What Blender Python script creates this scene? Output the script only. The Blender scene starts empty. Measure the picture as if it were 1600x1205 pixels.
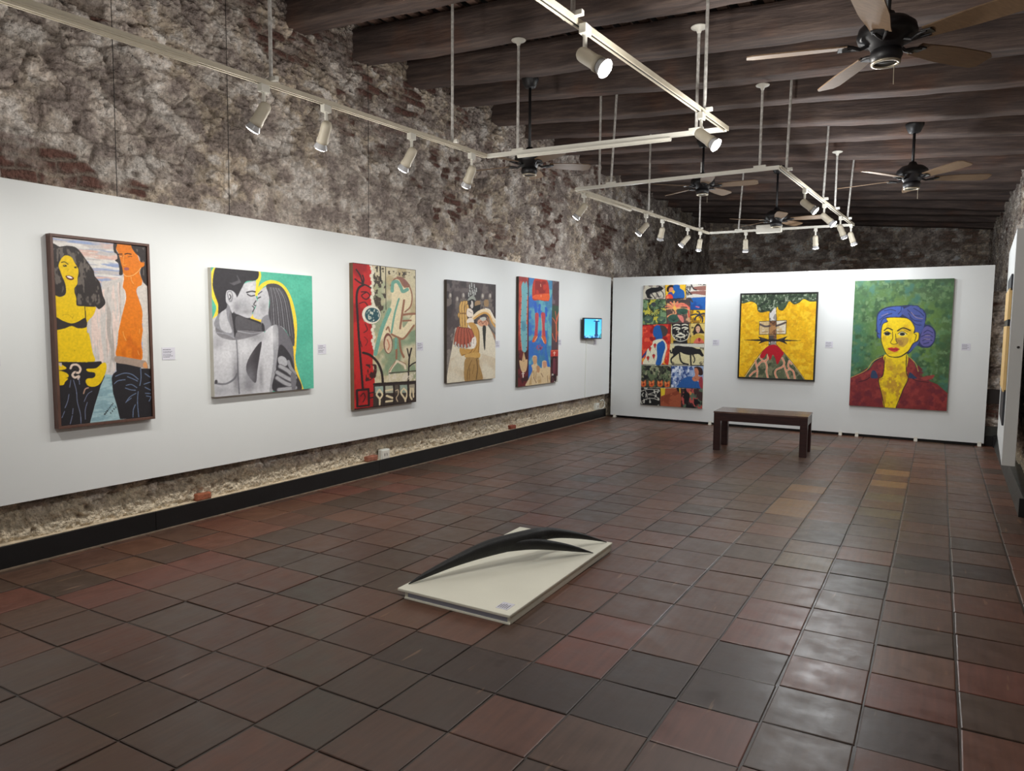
import bpy, bmesh, math, random
import numpy as np
from mathutils import Vector, Matrix, noise as mnoise

random.seed(7)
rng = np.random.default_rng(7)
C = bpy.context.scene.collection
PI = math.pi
ZT = 3.02                      # height of the lighting tracks
BEAM_Z0, BEAM_S, BEAM_K = 4.16, 0.11, 0.10   # beams fall to the right and run slightly askew

# ------------------------------------------------------------------ helpers
def link(o, parent=None):
    C.objects.link(o)
    if parent is not None:
        o.parent = parent
    return o

def obj(name, bm, mat, parent=None, smooth=False):
    me = bpy.data.meshes.new(name)
    bmesh.ops.recalc_face_normals(bm, faces=bm.faces[:])
    bm.to_mesh(me); bm.free()
    mats = mat if isinstance(mat, (list, tuple)) else [mat]
    for m in mats:
        me.materials.append(m)
    if smooth:
        for p in me.polygons:
            p.use_smooth = True
    return link(bpy.data.objects.new(name, me), parent)

def grid_obj(name, P, mat, parent=None, smooth=True, colors=None, flip=False, attrs=None):
    """P: (n,m,3) array of points -> one quad-grid mesh"""
    n, m = P.shape[:2]
    me = bpy.data.meshes.new(name)
    me.vertices.add(n*m)
    me.vertices.foreach_set('co', P.reshape(-1).astype(np.float32))
    i = np.arange(n*m).reshape(n, m)
    a, b, c, d = i[:-1, :-1], i[1:, :-1], i[1:, 1:], i[:-1, 1:]
    q = np.stack([a, d, c, b] if flip else [a, b, c, d], -1).reshape(-1, 4)
    k = len(q)
    me.loops.add(k*4); me.polygons.add(k)
    me.loops.foreach_set('vertex_index', q.reshape(-1).astype(np.int32))
    me.polygons.foreach_set('loop_start', (np.arange(k)*4).astype(np.int32))
    me.polygons.foreach_set('loop_total', np.full(k, 4, np.int32))
    me.polygons.foreach_set('use_smooth', np.full(k, smooth, bool))
    me.update(); me.validate()
    if colors is not None:
        ca = me.color_attributes.new('Col', 'FLOAT_COLOR', 'POINT')
        col = np.ones((n*m, 4), np.float32); col[:, :3] = colors.reshape(-1, 3)
        ca.data.foreach_set('color', col.reshape(-1))
    me.materials.append(mat)
    return link(bpy.data.objects.new(name, me), parent)

def tag(o, label, cat, group=None):
    o['label'] = label; o['category'] = cat
    if group: o['group'] = group
    return o

def thing(name, label, cat, loc=(0, 0, 0), rotz=0, group=None):
    o = bpy.data.objects.new(name, None)
    o.empty_display_size = 0.1
    o.location = loc; o.rotation_euler = (0, 0, rotz)
    link(o)
    return tag(o, label, cat, group)

def struct(o):
    o['kind'] = 'structure'; return o

def bx(bm, x0, x1, y0, y1, z0, z1, bevel=0.0, seg=2, M=None):
    r = bmesh.ops.create_cube(bm, size=1)
    vs = r['verts']
    for v in vs:
        v.co = Vector(((x0+x1)/2+v.co.x*(x1-x0), (y0+y1)/2+v.co.y*(y1-y0), (z0+z1)/2+v.co.z*(z1-z0)))
    if bevel > 0:
        es = list({e for v in vs for e in v.link_edges})
        g = bmesh.ops.bevel(bm, geom=es, offset=bevel, segments=seg, affect='EDGES', profile=0.5)
        vs = list({v for f in g['faces'] for v in f.verts} | {v for v in vs if v.is_valid})
    if M is not None:
        for v in vs: v.co = M @ v.co
    return bm

def tube(bm, pts, r, seg=10, cap=True):
    """sweep a circle of radius r (number or list) along pts"""
    pts = [Vector(p) for p in pts]
    rs = r if isinstance(r, (list, tuple)) else [r]*len(pts)
    rings = []
    t0 = (pts[1]-pts[0]).normalized()
    up = Vector((0, 0, 1)) if abs(t0.z) < 0.9 else Vector((1, 0, 0))
    for i, p in enumerate(pts):
        t = (pts[min(i+1, len(pts)-1)]-pts[max(i-1, 0)]).normalized()
        s = t.cross(up).normalized(); u = s.cross(t).normalized()
        rings.append([bm.verts.new(p+(s*math.cos(2*PI*k/seg)+u*math.sin(2*PI*k/seg))*rs[i]) for k in range(seg)])
    for a, b in zip(rings, rings[1:]):
        for k in range(seg):
            bm.faces.new((a[k], a[(k+1) % seg], b[(k+1) % seg], b[k]))
    if cap:
        bm.faces.new(rings[0][::-1]); bm.faces.new(rings[-1])
    return bm

def lathe(bm, prof, seg=24, M=None, capa=True, capb=True):
    """prof: list of (radius, height) around local z"""
    rings = []
    for r, z in prof:
        rings.append([bm.verts.new(Vector((r*math.cos(2*PI*k/seg), r*math.sin(2*PI*k/seg), z))) for k in range(seg)])
    for a, b in zip(rings, rings[1:]):
        for k in range(seg):
            bm.faces.new((a[k], a[(k+1) % seg], b[(k+1) % seg], b[k]))
    if capa: bm.faces.new(rings[0][::-1])
    if capb: bm.faces.new(rings[-1])
    if M is not None:
        for ring in rings:
            for v in ring: v.co = M @ v.co
    return bm

def frame_to(d):
    """matrix turning local +z onto d"""
    d = Vector(d).normalized()
    return d.to_track_quat('Z', 'Y').to_matrix().to_4x4()

def srgb(*c):
    c = c[0] if len(c) == 1 else c
    f = lambda u: u/12.92 if u <= 0.04045 else ((u+0.055)/1.055)**2.4
    return tuple(f(v/255.0) for v in c)

# ------------------------------------------------------------------ numpy noise
def _hash(ix, iy, seed):
    h = (ix.astype(np.int64)*374761393 + iy.astype(np.int64)*668265263 + seed*974711) & 0x7fffffff
    h = ((h ^ (h >> 13))*1274126177) & 0x7fffffff
    return ((h ^ (h >> 16)) & 0xffffff)/float(0xffffff)

def vnoise(x, y, seed=0):
    ix, iy = np.floor(x), np.floor(y)
    fx, fy = x-ix, y-iy
    fx = fx*fx*fx*(fx*(fx*6-15)+10); fy = fy*fy*fy*(fy*(fy*6-15)+10)
    ix = ix.astype(np.int64); iy = iy.astype(np.int64)
    a = _hash(ix, iy, seed); b = _hash(ix+1, iy, seed); c = _hash(ix, iy+1, seed); d = _hash(ix+1, iy+1, seed)
    return (a*(1-fx)+b*fx)*(1-fy)+(c*(1-fx)+d*fx)*fy

def fbm(x, y, oct=4, seed=0, gain=0.5):
    s = 0; a = 1; t = 0
    for o in range(oct):
        s = s+a*vnoise(x*2**o+17.3*o, y*2**o-9.1*o, seed+o*31); t += a; a *= gain
    return s/t

def worley(x, y, seed=0):
    """F1, F2 distances and the id of the nearest cell"""
    ix, iy = np.floor(x).astype(np.int64), np.floor(y).astype(np.int64)
    f1 = np.full(x.shape, 9.0); f2 = np.full(x.shape, 9.0); cid = np.zeros(x.shape)
    for dx in (-1, 0, 1):
        for dy in (-1, 0, 1):
            jx, jy = ix+dx, iy+dy
            px = jx+_hash(jx, jy, seed); py = jy+_hash(jx, jy, seed+77)
            d = np.hypot(px-x, py-y); h = _hash(jx, jy, seed+191)
            nearer = d < f1
            f2 = np.where(nearer, f1, np.minimum(f2, d))
            cid = np.where(nearer, h, cid); f1 = np.where(nearer, d, f1)
    return f1, f2, cid

def sstep(a, b, x):
    t = np.clip((x-a)/(b-a), 0, 1); return t*t*(3-2*t)

# ------------------------------------------------------------------ materials
def mat(name, color=(0.5, 0.5, 0.5), rough=0.6, metal=0.0, noise_amt=0.0, noise_scale=8.0, bump=0.0, bump_scale=60.0,
        emit=None, emit_strength=0.0, stretch=None, color2=None, spec=0.5):
    m = bpy.data.materials.new(name); m.use_nodes = True
    nt = m.node_tree; b = nt.nodes['Principled BSDF']
    b.inputs['Base Color'].default_value = (*color, 1)
    b.inputs['Roughness'].default_value = rough
    b.inputs['Metallic'].default_value = metal
    b.inputs['Specular IOR Level'].default_value = spec
    tc = nt.nodes.new('ShaderNodeTexCoord'); src = tc.outputs['Object']
    if stretch:
        mp = nt.nodes.new('ShaderNodeMapping'); mp.inputs['Scale'].default_value = stretch
        nt.links.new(src, mp.inputs['Vector']); src = mp.outputs['Vector']
    if noise_amt > 0 or color2:
        n = nt.nodes.new('ShaderNodeTexNoise'); n.inputs['Scale'].default_value = noise_scale
        n.inputs['Detail'].default_value = 6
        nt.links.new(src, n.inputs['Vector'])
        r = nt.nodes.new('ShaderNodeValToRGB')
        c2 = color2 if color2 else tuple(min(1, c*(1+noise_amt)) for c in color)
        c1 = color if color2 else tuple(c*(1-noise_amt) for c in color)
        r.color_ramp.elements[0].position = 0.32; r.color_ramp.elements[1].position = 0.68
        r.color_ramp.elements[0].color = (*c1, 1); r.color_ramp.elements[1].color = (*c2, 1)
        nt.links.new(n.outputs['Fac'], r.inputs['Fac']); nt.links.new(r.outputs['Color'], b.inputs['Base Color'])
    if bump > 0:
        n2 = nt.nodes.new('ShaderNodeTexNoise'); n2.inputs['Scale'].default_value = bump_scale
        n2.inputs['Detail'].default_value = 5
        nt.links.new(src, n2.inputs['Vector'])
        bp = nt.nodes.new('ShaderNodeBump'); bp.inputs['Strength'].default_value = bump; bp.inputs['Distance'].default_value = 0.01
        nt.links.new(n2.outputs['Fac'], bp.inputs['Height']); nt.links.new(bp.outputs['Normal'], b.inputs['Normal'])
    if emit:
        b.inputs['Emission Color'].default_value = (*emit, 1); b.inputs['Emission Strength'].default_value = emit_strength
    return m

def attr_mat(name, rough=0.8, bump=0.0, bump_scale=80.0, mix_noise=0.0, noise_scale=30.0, spec=0.5, bump_dist=0.01, rough_var=0.0, detail=6):
    """a surface whose pigment is stored per point in 'Col' (paint, stone, fired clay)"""
    m = bpy.data.materials.new(name); m.use_nodes = True
    nt = m.node_tree; b = nt.nodes['Principled BSDF']
    b.inputs['Roughness'].default_value = rough; b.inputs['Specular IOR Level'].default_value = spec
    a = nt.nodes.new('ShaderNodeVertexColor'); a.layer_name = 'Col'
    out = a.outputs['Color']
    tc = nt.nodes.new('ShaderNodeTexCoord')
    n = nt.nodes.new('ShaderNodeTexNoise'); n.inputs['Scale'].default_value = noise_scale; n.inputs['Detail'].default_value = detail
    nt.links.new(tc.outputs['Object'], n.inputs['Vector'])
    if mix_noise > 0:
        mr = nt.nodes.new('ShaderNodeMapRange')
        mr.inputs['From Min'].default_value = 0.25; mr.inputs['From Max'].default_value = 0.75
        mr.inputs['To Min'].default_value = 1-mix_noise; mr.inputs['To Max'].default_value = 1+mix_noise
        nt.links.new(n.outputs['Fac'], mr.inputs['Value'])
        mx = nt.nodes.new('ShaderNodeVectorMath'); mx.operation = 'SCALE'
        nt.links.new(out, mx.inputs[0]); nt.links.new(mr.outputs['Result'], mx.inputs['Scale'])
        out = mx.outputs['Vector']
    nt.links.new(out, b.inputs['Base Color'])
    if rough_var > 0:
        mr2 = nt.nodes.new('ShaderNodeMapRange')
        mr2.inputs['To Min'].default_value = rough-rough_var; mr2.inputs['To Max'].default_value = rough+rough_var
        mr2.inputs['From Min'].default_value = 0.3; mr2.inputs['From Max'].default_value = 0.7
        nt.links.new(n.outputs['Fac'], mr2.inputs['Value']); nt.links.new(mr2.outputs['Result'], b.inputs['Roughness'])
    if bump > 0:
        n2 = nt.nodes.new('ShaderNodeTexNoise'); n2.inputs['Scale'].default_value = bump_scale; n2.inputs['Detail'].default_value = 8
        nt.links.new(tc.outputs['Object'], n2.inputs['Vector'])
        bp = nt.nodes.new('ShaderNodeBump'); bp.inputs['Strength'].default_value = bump; bp.inputs['Distance'].default_value = bump_dist
        nt.links.new(n2.outputs['Fac'], bp.inputs['Height']); nt.links.new(bp.outputs['Normal'], b.inputs['Normal'])
    return m

M_stone = attr_mat('rubble_stone', 0.9, 1.0, 48, 0.42, 34, 0.3, 0.035, 0.0, 9)
M_floor = attr_mat('fired_clay', 0.39, 0.12, 30, 0.16, 9, 0.5, 0.004, 0.08)
def brush_floor(m):
    # drag marks of the tile maker running along each tile, a few worn to pale streaks
    nt = m.node_tree; b = nt.nodes['Principled BSDF']
    src = b.inputs['Base Color'].links[0].from_socket
    tc = nt.nodes.new('ShaderNodeTexCoord')
    def nz(scale, sx, sy, det):
        mp = nt.nodes.new('ShaderNodeMapping'); mp.inputs['Scale'].default_value = (sx, sy, 1)
        n = nt.nodes.new('ShaderNodeTexNoise'); n.inputs['Scale'].default_value = scale; n.inputs['Detail'].default_value = det
        nt.links.new(tc.outputs['Object'], mp.inputs['Vector']); nt.links.new(mp.outputs['Vector'], n.inputs['Vector']); return n.outputs['Fac']
    def rng_(v, a, c, lo, hi):
        r = nt.nodes.new('ShaderNodeMapRange'); r.inputs['From Min'].default_value = a; r.inputs['From Max'].default_value = c
        r.inputs['To Min'].default_value = lo; r.inputs['To Max'].default_value = hi; nt.links.new(v, r.inputs['Value']); return r.outputs['Result']
    f = rng_(nz(3.0, 14, 1.1, 5), 0.3, 0.7, 0.84, 1.16)
    sc = nt.nodes.new('ShaderNodeVectorMath'); sc.operation = 'SCALE'
    nt.links.new(src, sc.inputs[0]); nt.links.new(f, sc.inputs['Scale'])
    mx = nt.nodes.new('ShaderNodeMix'); mx.data_type = 'RGBA'; mx.inputs['B'].default_value = (*srgb(140, 108, 84), 1)
    nt.links.new(rng_(nz(2.2, 12, 1.4, 2), 0.70, 0.76, 0.0, 0.55), mx.inputs['Factor'])
    nt.links.new(sc.outputs['Vector'], mx.inputs['A']); nt.links.new(mx.outputs['Result'], b.inputs['Base Color'])
brush_floor(M_floor)
M_grout = mat('grout', srgb(58, 48, 42), 0.9, noise_amt=0.5, noise_scale=6)
M_panel = mat('white_panel_paint', srgb(226, 229, 228), 0.55, noise_amt=0.015, noise_scale=1.5, bump=0.04, bump_scale=140)
M_black_skirt = mat('black_skirting', srgb(14, 14, 16), 0.45, noise_amt=0.3, noise_scale=5, bump=0.1, bump_scale=30)
M_grey_skirt = mat('sheen_grey_skirting', srgb(62, 64, 62), 0.4, noise_amt=0.35, noise_scale=5, bump=0.2, bump_scale=30)  # grey paints in the grazing sheen of a black board
M_white = mat('white_enamel', srgb(222, 219, 208), 0.4, noise_amt=0.03, noise_scale=20)
M_cream = mat('aged_cream_enamel', srgb(205, 196, 176), 0.45, noise_amt=0.06, noise_scale=14)
M_rod = mat('chipped_white_rod', srgb(224, 222, 216), 0.5, color2=srgb(176, 172, 166), noise_scale=35)
M_slot = mat('dark_slot', srgb(35, 33, 30), 0.6, noise_amt=0.1)
M_bulb = mat('lit_bulb', srgb(250, 250, 250), 0.3, emit=(1.0, 0.97, 0.95), emit_strength=14, noise_amt=0.01)
M_glass = mat('bulb_rim', srgb(180, 180, 182), 0.15, noise_amt=0.02, spec=0.8)
M_fanblack = mat('black_fan_metal', srgb(26, 25, 27), 0.45, noise_amt=0.1)
M_brass = mat('pale_metal_ring', srgb(190, 180, 160), 0.35, 0.6, noise_amt=0.05)
M_blade = mat('tan_wood_blade', srgb(122, 98, 74), 0.6, noise_amt=0.12, noise_scale=6, stretch=(2, 14, 14))
M_bench = mat('dark_mahogany', srgb(46, 24, 24), 0.28, color2=srgb(62, 34, 31), noise_scale=5, stretch=(1, 9, 9), bump=0.05, bump_scale=20)
M_benchtop = mat('worn_bench_top', srgb(84, 62, 56), 0.22, color2=srgb(108, 84, 76), noise_scale=4, stretch=(1, 12, 3))
M_plinth = mat('offwhite_plinth_paint', srgb(226, 224, 208), 0.6, noise_amt=0.03, noise_scale=4, bump=0.06, bump_scale=40)
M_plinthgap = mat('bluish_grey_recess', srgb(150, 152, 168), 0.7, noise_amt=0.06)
M_iron = mat('black_iron', srgb(20, 21, 22), 0.55, noise_amt=0.25, noise_scale=25, bump=0.25, bump_scale=90)
M_card = mat('caption_card', srgb(214, 213, 222), 0.6, noise_amt=0.02)
M_ink = mat('grey_ink', srgb(120, 118, 130), 0.8, noise_amt=0.05)
M_screenframe = mat('black_screen_bezel', srgb(20, 20, 22), 0.35, noise_amt=0.05)
M_framewood = mat('brown_wood_frame', srgb(92, 64, 54), 0.5, noise_amt=0.15, noise_scale=8, stretch=(8, 8, 2))
M_blackframe = mat('black_painted_frame', srgb(18, 17, 17), 0.45, noise_amt=0.1)
M_outlet = mat('white_plastic', srgb(225, 228, 220), 0.4, noise_amt=0.02)
M_cable = mat('thin_dark_wire', srgb(40, 36, 33), 0.6, noise_amt=0.1)
M_paint = attr_mat('artist_paint', 0.5, 0.25, 220, 0.06, 40, 0.35, 0.002)
M_canvas_edge = mat('raw_canvas_edge', srgb(214, 210, 198), 0.8, noise_amt=0.05)
M_canvas_brown = mat('brown_canvas_edge', srgb(120, 96, 72), 0.7, noise_amt=0.1)
M_canvas_dark = mat('dark_canvas_edge', srgb(70, 60, 50), 0.7, noise_amt=0.1)
M_tan = mat('tan_panel_paint', srgb(226, 190, 128), 0.6, noise_amt=0.04, noise_scale=6)
M_darkpaint = mat('charcoal_paint', srgb(44, 46, 52), 0.6, noise_amt=0.1)
M_mortar = mat('pale_mortar_line', srgb(120, 104, 88), 0.9, noise_amt=0.3, noise_scale=20)

M_ledge = mat('cream_mortar_ledge', srgb(206, 190, 164), 0.9, noise_amt=0.2, noise_scale=12, bump=0.4, bump_scale=50)

def wood_beam_mat():
    m = bpy.data.materials.new('weathered_timber'); m.use_nodes = True
    nt = m.node_tree; b = nt.nodes['Principled BSDF']; b.inputs['Roughness'].default_value = 0.8
    tc = nt.nodes.new('ShaderNodeTexCoord'); oi = nt.nodes.new('ShaderNodeObjectInfo')
    mp = nt.nodes.new('ShaderNodeMapping'); mp.inputs['Scale'].default_value = (0.9, 9, 9)
    va = nt.nodes.new('ShaderNodeVectorMath'); va.operation = 'ADD'
    sc = nt.nodes.new('ShaderNodeVectorMath'); sc.operation = 'SCALE'; sc.inputs[0].default_value = (31, 17, 5)
    nt.links.new(oi.outputs['Random'], sc.inputs['Scale'])
    nt.links.new(tc.outputs['Object'], va.inputs[0]); nt.links.new(sc.outputs['Vector'], va.inputs[1])
    nt.links.new(va.outputs['Vector'], mp.inputs['Vector'])
    n = nt.nodes.new('ShaderNodeTexNoise'); n.inputs['Scale'].default_value = 2.4; n.inputs['Detail'].default_value = 9; n.inputs['Roughness'].default_value = 0.65
    nt.links.new(mp.outputs['Vector'], n.inputs['Vector'])
    n3 = nt.nodes.new('ShaderNodeTexNoise'); n3.inputs['Scale'].default_value = 1.7; n3.inputs['Detail'].default_value = 4
    nt.links.new(va.outputs['Vector'], n3.inputs['Vector'])
    r = nt.nodes.new('ShaderNodeValToRGB')
    e = r.color_ramp.elements
    e[0].position = 0.30; e[0].color = (*srgb(72, 62, 60), 1)
    e[1].position = 0.72; e[1].color = (*srgb(124, 106, 96), 1)
    k = e.new(0.5); k.color = (*srgb(94, 80, 75), 1)
    nt.links.new(n.outputs['Fac'], r.inputs['Fac'])
    r2 = nt.nodes.new('ShaderNodeValToRGB')
    r2.color_ramp.elements[0].position = 0.55; r2.color_ramp.elements[0].color = (1, 1, 1, 1)
    r2.color_ramp.elements[1].position = 0.75; r2.color_ramp.elements[1].color = (1.25, 0.92, 0.74, 1)
    nt.links.new(n3.outputs['Fac'], r2.inputs['Fac'])
    mx = nt.nodes.new('ShaderNodeMix'); mx.data_type = 'RGBA'; mx.blend_type = 'MULTIPLY'; mx.inputs['Factor'].default_value = 1
    nt.links.new(r.outputs['Color'], mx.inputs['A']); nt.links.new(r2.outputs['Color'], mx.inputs['B'])
    nt.links.new(mx.outputs['Result'], b.inputs['Base Color'])
    bp = nt.nodes.new('ShaderNodeBump'); bp.inputs['Strength'].default_value = 0.8; bp.inputs['Distance'].default_value = 0.02
    nt.links.new(n.outputs['Fac'], bp.inputs['Height']); nt.links.new(bp.outputs['Normal'], b.inputs['Normal'])
    return m
M_beam = wood_beam_mat()
M_batten = mat('reddish_ceiling_batten', srgb(112, 88, 78), 0.8, color2=srgb(140, 112, 98), noise_scale=3, stretch=(8, 1, 8))
M_deck = mat('dark_roof_underside', srgb(40, 35, 33), 0.9, noise_amt=0.3, noise_scale=2)

# ------------------------------------------------------------------ rubble masonry
def masonry(U, V, seed, brick_amt=0.45, course=False, low=None):
    """height (m, outwards) and pigment for wall coordinates U (along), V (up)"""
    wu = U+0.10*(fbm(U*3, V*3, 3, seed+1)-0.5); wv = V+0.10*(fbm(U*3, V*3, 3, seed+2)-0.5)
    f1, f2, cid = worley(wu*3.6, wv*5.4, seed+3)
    edge = f2-f1
    big = fbm(U*0.9, V*0.9, 4, seed+5)
    mid = fbm(U*5, V*6, 4, seed+6)
    fine = fbm(U*22, V*22, 3, seed+7, 0.6)
    def billow(fx, fy, q, w):
        uu = U+w*(fbm(U*fx*0.6, V*fy*0.6, 2, q+1)-0.5); vv = V+w*(fbm(U*fx*0.6+9, V*fy*0.6, 2, q+2)-0.5)
        return np.abs(2*vnoise(uu*fx, vv*fy, q)-1)
    b1 = billow(5.5, 8.5, seed+8, 0.20); b2 = billow(13, 17, seed+60, 0.10); b3 = billow(30, 34, seed+70, 0.04)
    plaster = sstep(0.40, 0.60, fbm(U*1.1, V*1.3, 4, seed+10)+0.02)       # 1 where render still covers the joints
    rough = 1-0.45*plaster
    stone_h = 0.028*sstep(0.0, 0.30, edge)*(0.5+0.9*cid)
    h = 0.22*stone_h*rough+0.012*(np.sqrt(b1)-0.6)*rough+0.030*(np.sqrt(b2)-0.6)*(0.6+0.4*rough)+0.036*(np.sqrt(b3)-0.6)*(0.7+0.3*rough)+0.024*(fine-0.5)+0.05*(big-0.5)+0.012*(mid-0.5)
    pit1, _, pid = worley(wu*8+3, wv*11, seed+12)
    pit = (1-sstep(0.06, 0.30, pit1+0.25*(mid-0.5)))*(pid > 0.80)
    h -= 0.028*pit
    joint = (1-sstep(0.02, 0.12, edge))*(1-0.8*plaster)
    h -= 0.012*joint
    # pigment
    base = np.array(srgb(198, 186, 175)); warm = np.array(srgb(202, 186, 166)); pale = np.array(srgb(228, 220, 212)); grey = np.array(srgb(148, 135, 129))
    t = fbm(U*2.2, V*2.2, 4, seed+20)[..., None]; t2 = fbm(U*7, V*8, 4, seed+21, 0.6)[..., None]
    col = base*(1-sstep(0.42, 0.7, t))+warm*sstep(0.42, 0.7, t)
    col = col*(1-sstep(0.54, 0.74, t2))+pale*sstep(0.54, 0.74, t2)
    col = col*(1-0.8*sstep(0.54, 0.36, t2))+grey*0.8*sstep(0.54, 0.36, t2)
    col = col*(0.78+0.5*cid[..., None]*(1-plaster[..., None])+0.25*plaster[..., None])
    mort = np.array(srgb(96, 84, 74))
    col = col*(1-0.55*joint[..., None])+mort*0.55*joint[..., None]
    col = col*(1-0.6*pit[..., None])+np.array(srgb(70, 58, 50))*0.6*pit[..., None]
    # brick patches
    bn = fbm(U*1.3+40, V*1.9, 4, seed+30, 0.6)
    bm_ = sstep(0.66-0.12*brick_amt, 0.69-0.12*brick_amt, bn)
    if course: bm_ = np.maximum(bm_, 0.85*sstep(0.40, 0.5, bn))
    row = np.floor(wv/0.075); fu = (wu+0.5*0.24*(row % 2))/0.24
    bu = np.abs(fu-np.floor(fu)-0.5)*2; bv = np.abs(wv/0.075-row-0.5)*2
    bid = _hash(np.floor(fu).astype(np.int64), row.astype(np.int64), seed+33)
    inb = (1-sstep(0.86, 0.98, bu))*(1-sstep(0.62, 0.85, bv))*(bid > 0.38)
    bm_ = bm_*(bid > 0.30)*(0.55+0.45*sstep(0.45, 0.6, mid))
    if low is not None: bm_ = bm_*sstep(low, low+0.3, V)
    hb = 0.016*inb*(0.5+bid)-0.016+0.014*(fine-0.5)+0.02*(mid-0.5)
    h = h*(1-bm_)+(0.05*(big-0.5)+hb-0.006)*bm_
    br = np.array(srgb(98, 70, 62))*(0.55+0.9*bid[..., None]); bj = np.array(srgb(134, 121, 110))
    if course:
        br = np.array(srgb(150, 124, 110))*(0.6+0.7*bid[..., None]); col = col*1.35
    bcol = br*inb[..., None]+bj*(1-inb[..., None])
    col = col*(1-bm_[..., None])+bcol*bm_[..., None]
    col = col*(0.82+0.36*fine[..., None])
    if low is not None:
        # pale coral-like render; lamplight on the low strip is painted in with it
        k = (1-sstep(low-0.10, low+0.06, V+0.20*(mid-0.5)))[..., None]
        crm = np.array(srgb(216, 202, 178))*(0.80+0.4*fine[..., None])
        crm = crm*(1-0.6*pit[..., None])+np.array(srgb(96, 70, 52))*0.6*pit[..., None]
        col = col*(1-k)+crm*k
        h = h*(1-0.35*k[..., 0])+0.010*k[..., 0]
    return h, np.clip(col, 0, 1)

def stone_wall(name, A, Udir, N, u0, u1, v0, v1, step, seed, parent=None, **kw):
    A = np.array(A, float); Udir = np.array(Udir, float); N = np.array(N, float)
    us = np.arange(u0, u1+step*0.5, step); vs = np.arange(v0, v1+step*0.5, step)
    U, V = np.meshgrid(us, vs, indexing='ij')
    h, col = masonry(U, V, seed, **kw)
    P = A+U[..., None]*Udir+V[..., None]*np.array([0, 0, 1.0])+h[..., None]*N
    return grid_obj(name, P, M_stone, parent, True, col)

WALL_X = -0.115
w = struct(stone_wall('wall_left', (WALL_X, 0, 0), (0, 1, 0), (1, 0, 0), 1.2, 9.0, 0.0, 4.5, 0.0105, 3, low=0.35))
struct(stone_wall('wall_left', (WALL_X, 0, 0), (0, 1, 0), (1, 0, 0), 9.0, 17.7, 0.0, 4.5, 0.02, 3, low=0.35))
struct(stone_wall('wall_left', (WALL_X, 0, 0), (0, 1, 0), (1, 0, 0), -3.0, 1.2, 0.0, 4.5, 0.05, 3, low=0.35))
struct(stone_wall('wall_back', (0, 17.6, 0), (1, 0, 0), (0, -1, 0), -0.25, 6.0, 0.0, 4.3, 0.02, 11, brick_amt=1.0, course=True))
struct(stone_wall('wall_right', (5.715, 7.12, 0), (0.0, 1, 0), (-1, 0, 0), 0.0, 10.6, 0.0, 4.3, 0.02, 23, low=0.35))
struct(stone_wall('wall_right', (5.7, 7.12, 0), (1, 0, 0), (0, -1, 0), -0.02, 1.9, 0.0, 4.3, 0.04, 31))
struct(stone_wall('wall_right', (7.5, -3.0, 0), (0, 1, 0), (-1, 0, 0), 0.0, 10.2, 0.0, 4.3, 0.06, 37))

# ------------------------------------------------------------------ floor of clay tiles
TX0, TXS, TYS, TSK = 1.363-20*0.3355, 0.3355, 0.332, 0.055
TY0 = 1.198-30*0.332
def tile_index(x, y):
    return int(math.floor((x-TX0)/TXS)), int(math.floor((y-TSK*x-TY0)/TYS))
TILE_COL = {}
def set_tile(x, y, c): TILE_COL[tile_index(x, y)] = c
RED, GREY, DARK, TAN, OLIVE = srgb(102, 62, 51), srgb(88, 69, 58), srgb(60, 44, 37), srgb(128, 94, 64), srgb(98, 80, 58)
for q in [(3.54, 3.22), (3.55, 2.91), (4.23, 4.03), (4.25, 3.71), (5.19, 3.74), (4.90, 3.34), (4.19, 2.69), (0.92, 2.74), (0.85, 2.35), (0.92, 2.08), (0.35, 4.69), (0.57, 5.16), (0.49, 1.81)]: set_tile(*q, RED)
for q in [(3.83, 6.48), (3.88, 6.08), (4.53, 8.44), (4.52, 7.99), (3.88, 7.19)]: set_tile(*q, TAN)
for q in [(4.22, 4.94), (4.54, 6.64), (4.56, 7.18), (3.70, 9.92)]: set_tile(*q, OLIVE)
for q in [(4.51, 4.95), (4.56, 4.58), (4.22, 3.24), (4.21, 2.95), (4.89, 5.25), (4.93, 2.99), (3.90, 2.54), (3.55, 2.54), (3.20, 2.55), (2.87, 2.53), (5.10, 5.16), (3.91, 2.77), (4.30, 5.60)]: set_tile(*q, DARK)
for q in [(1.50, 2.13), (1.55, 1.47), (1.84, 1.24), (1.68, 4.30), (1.75, 4.13), (3.53, 7.12), (3.19, 7.25)]: set_tile(*q, GREY)

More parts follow.
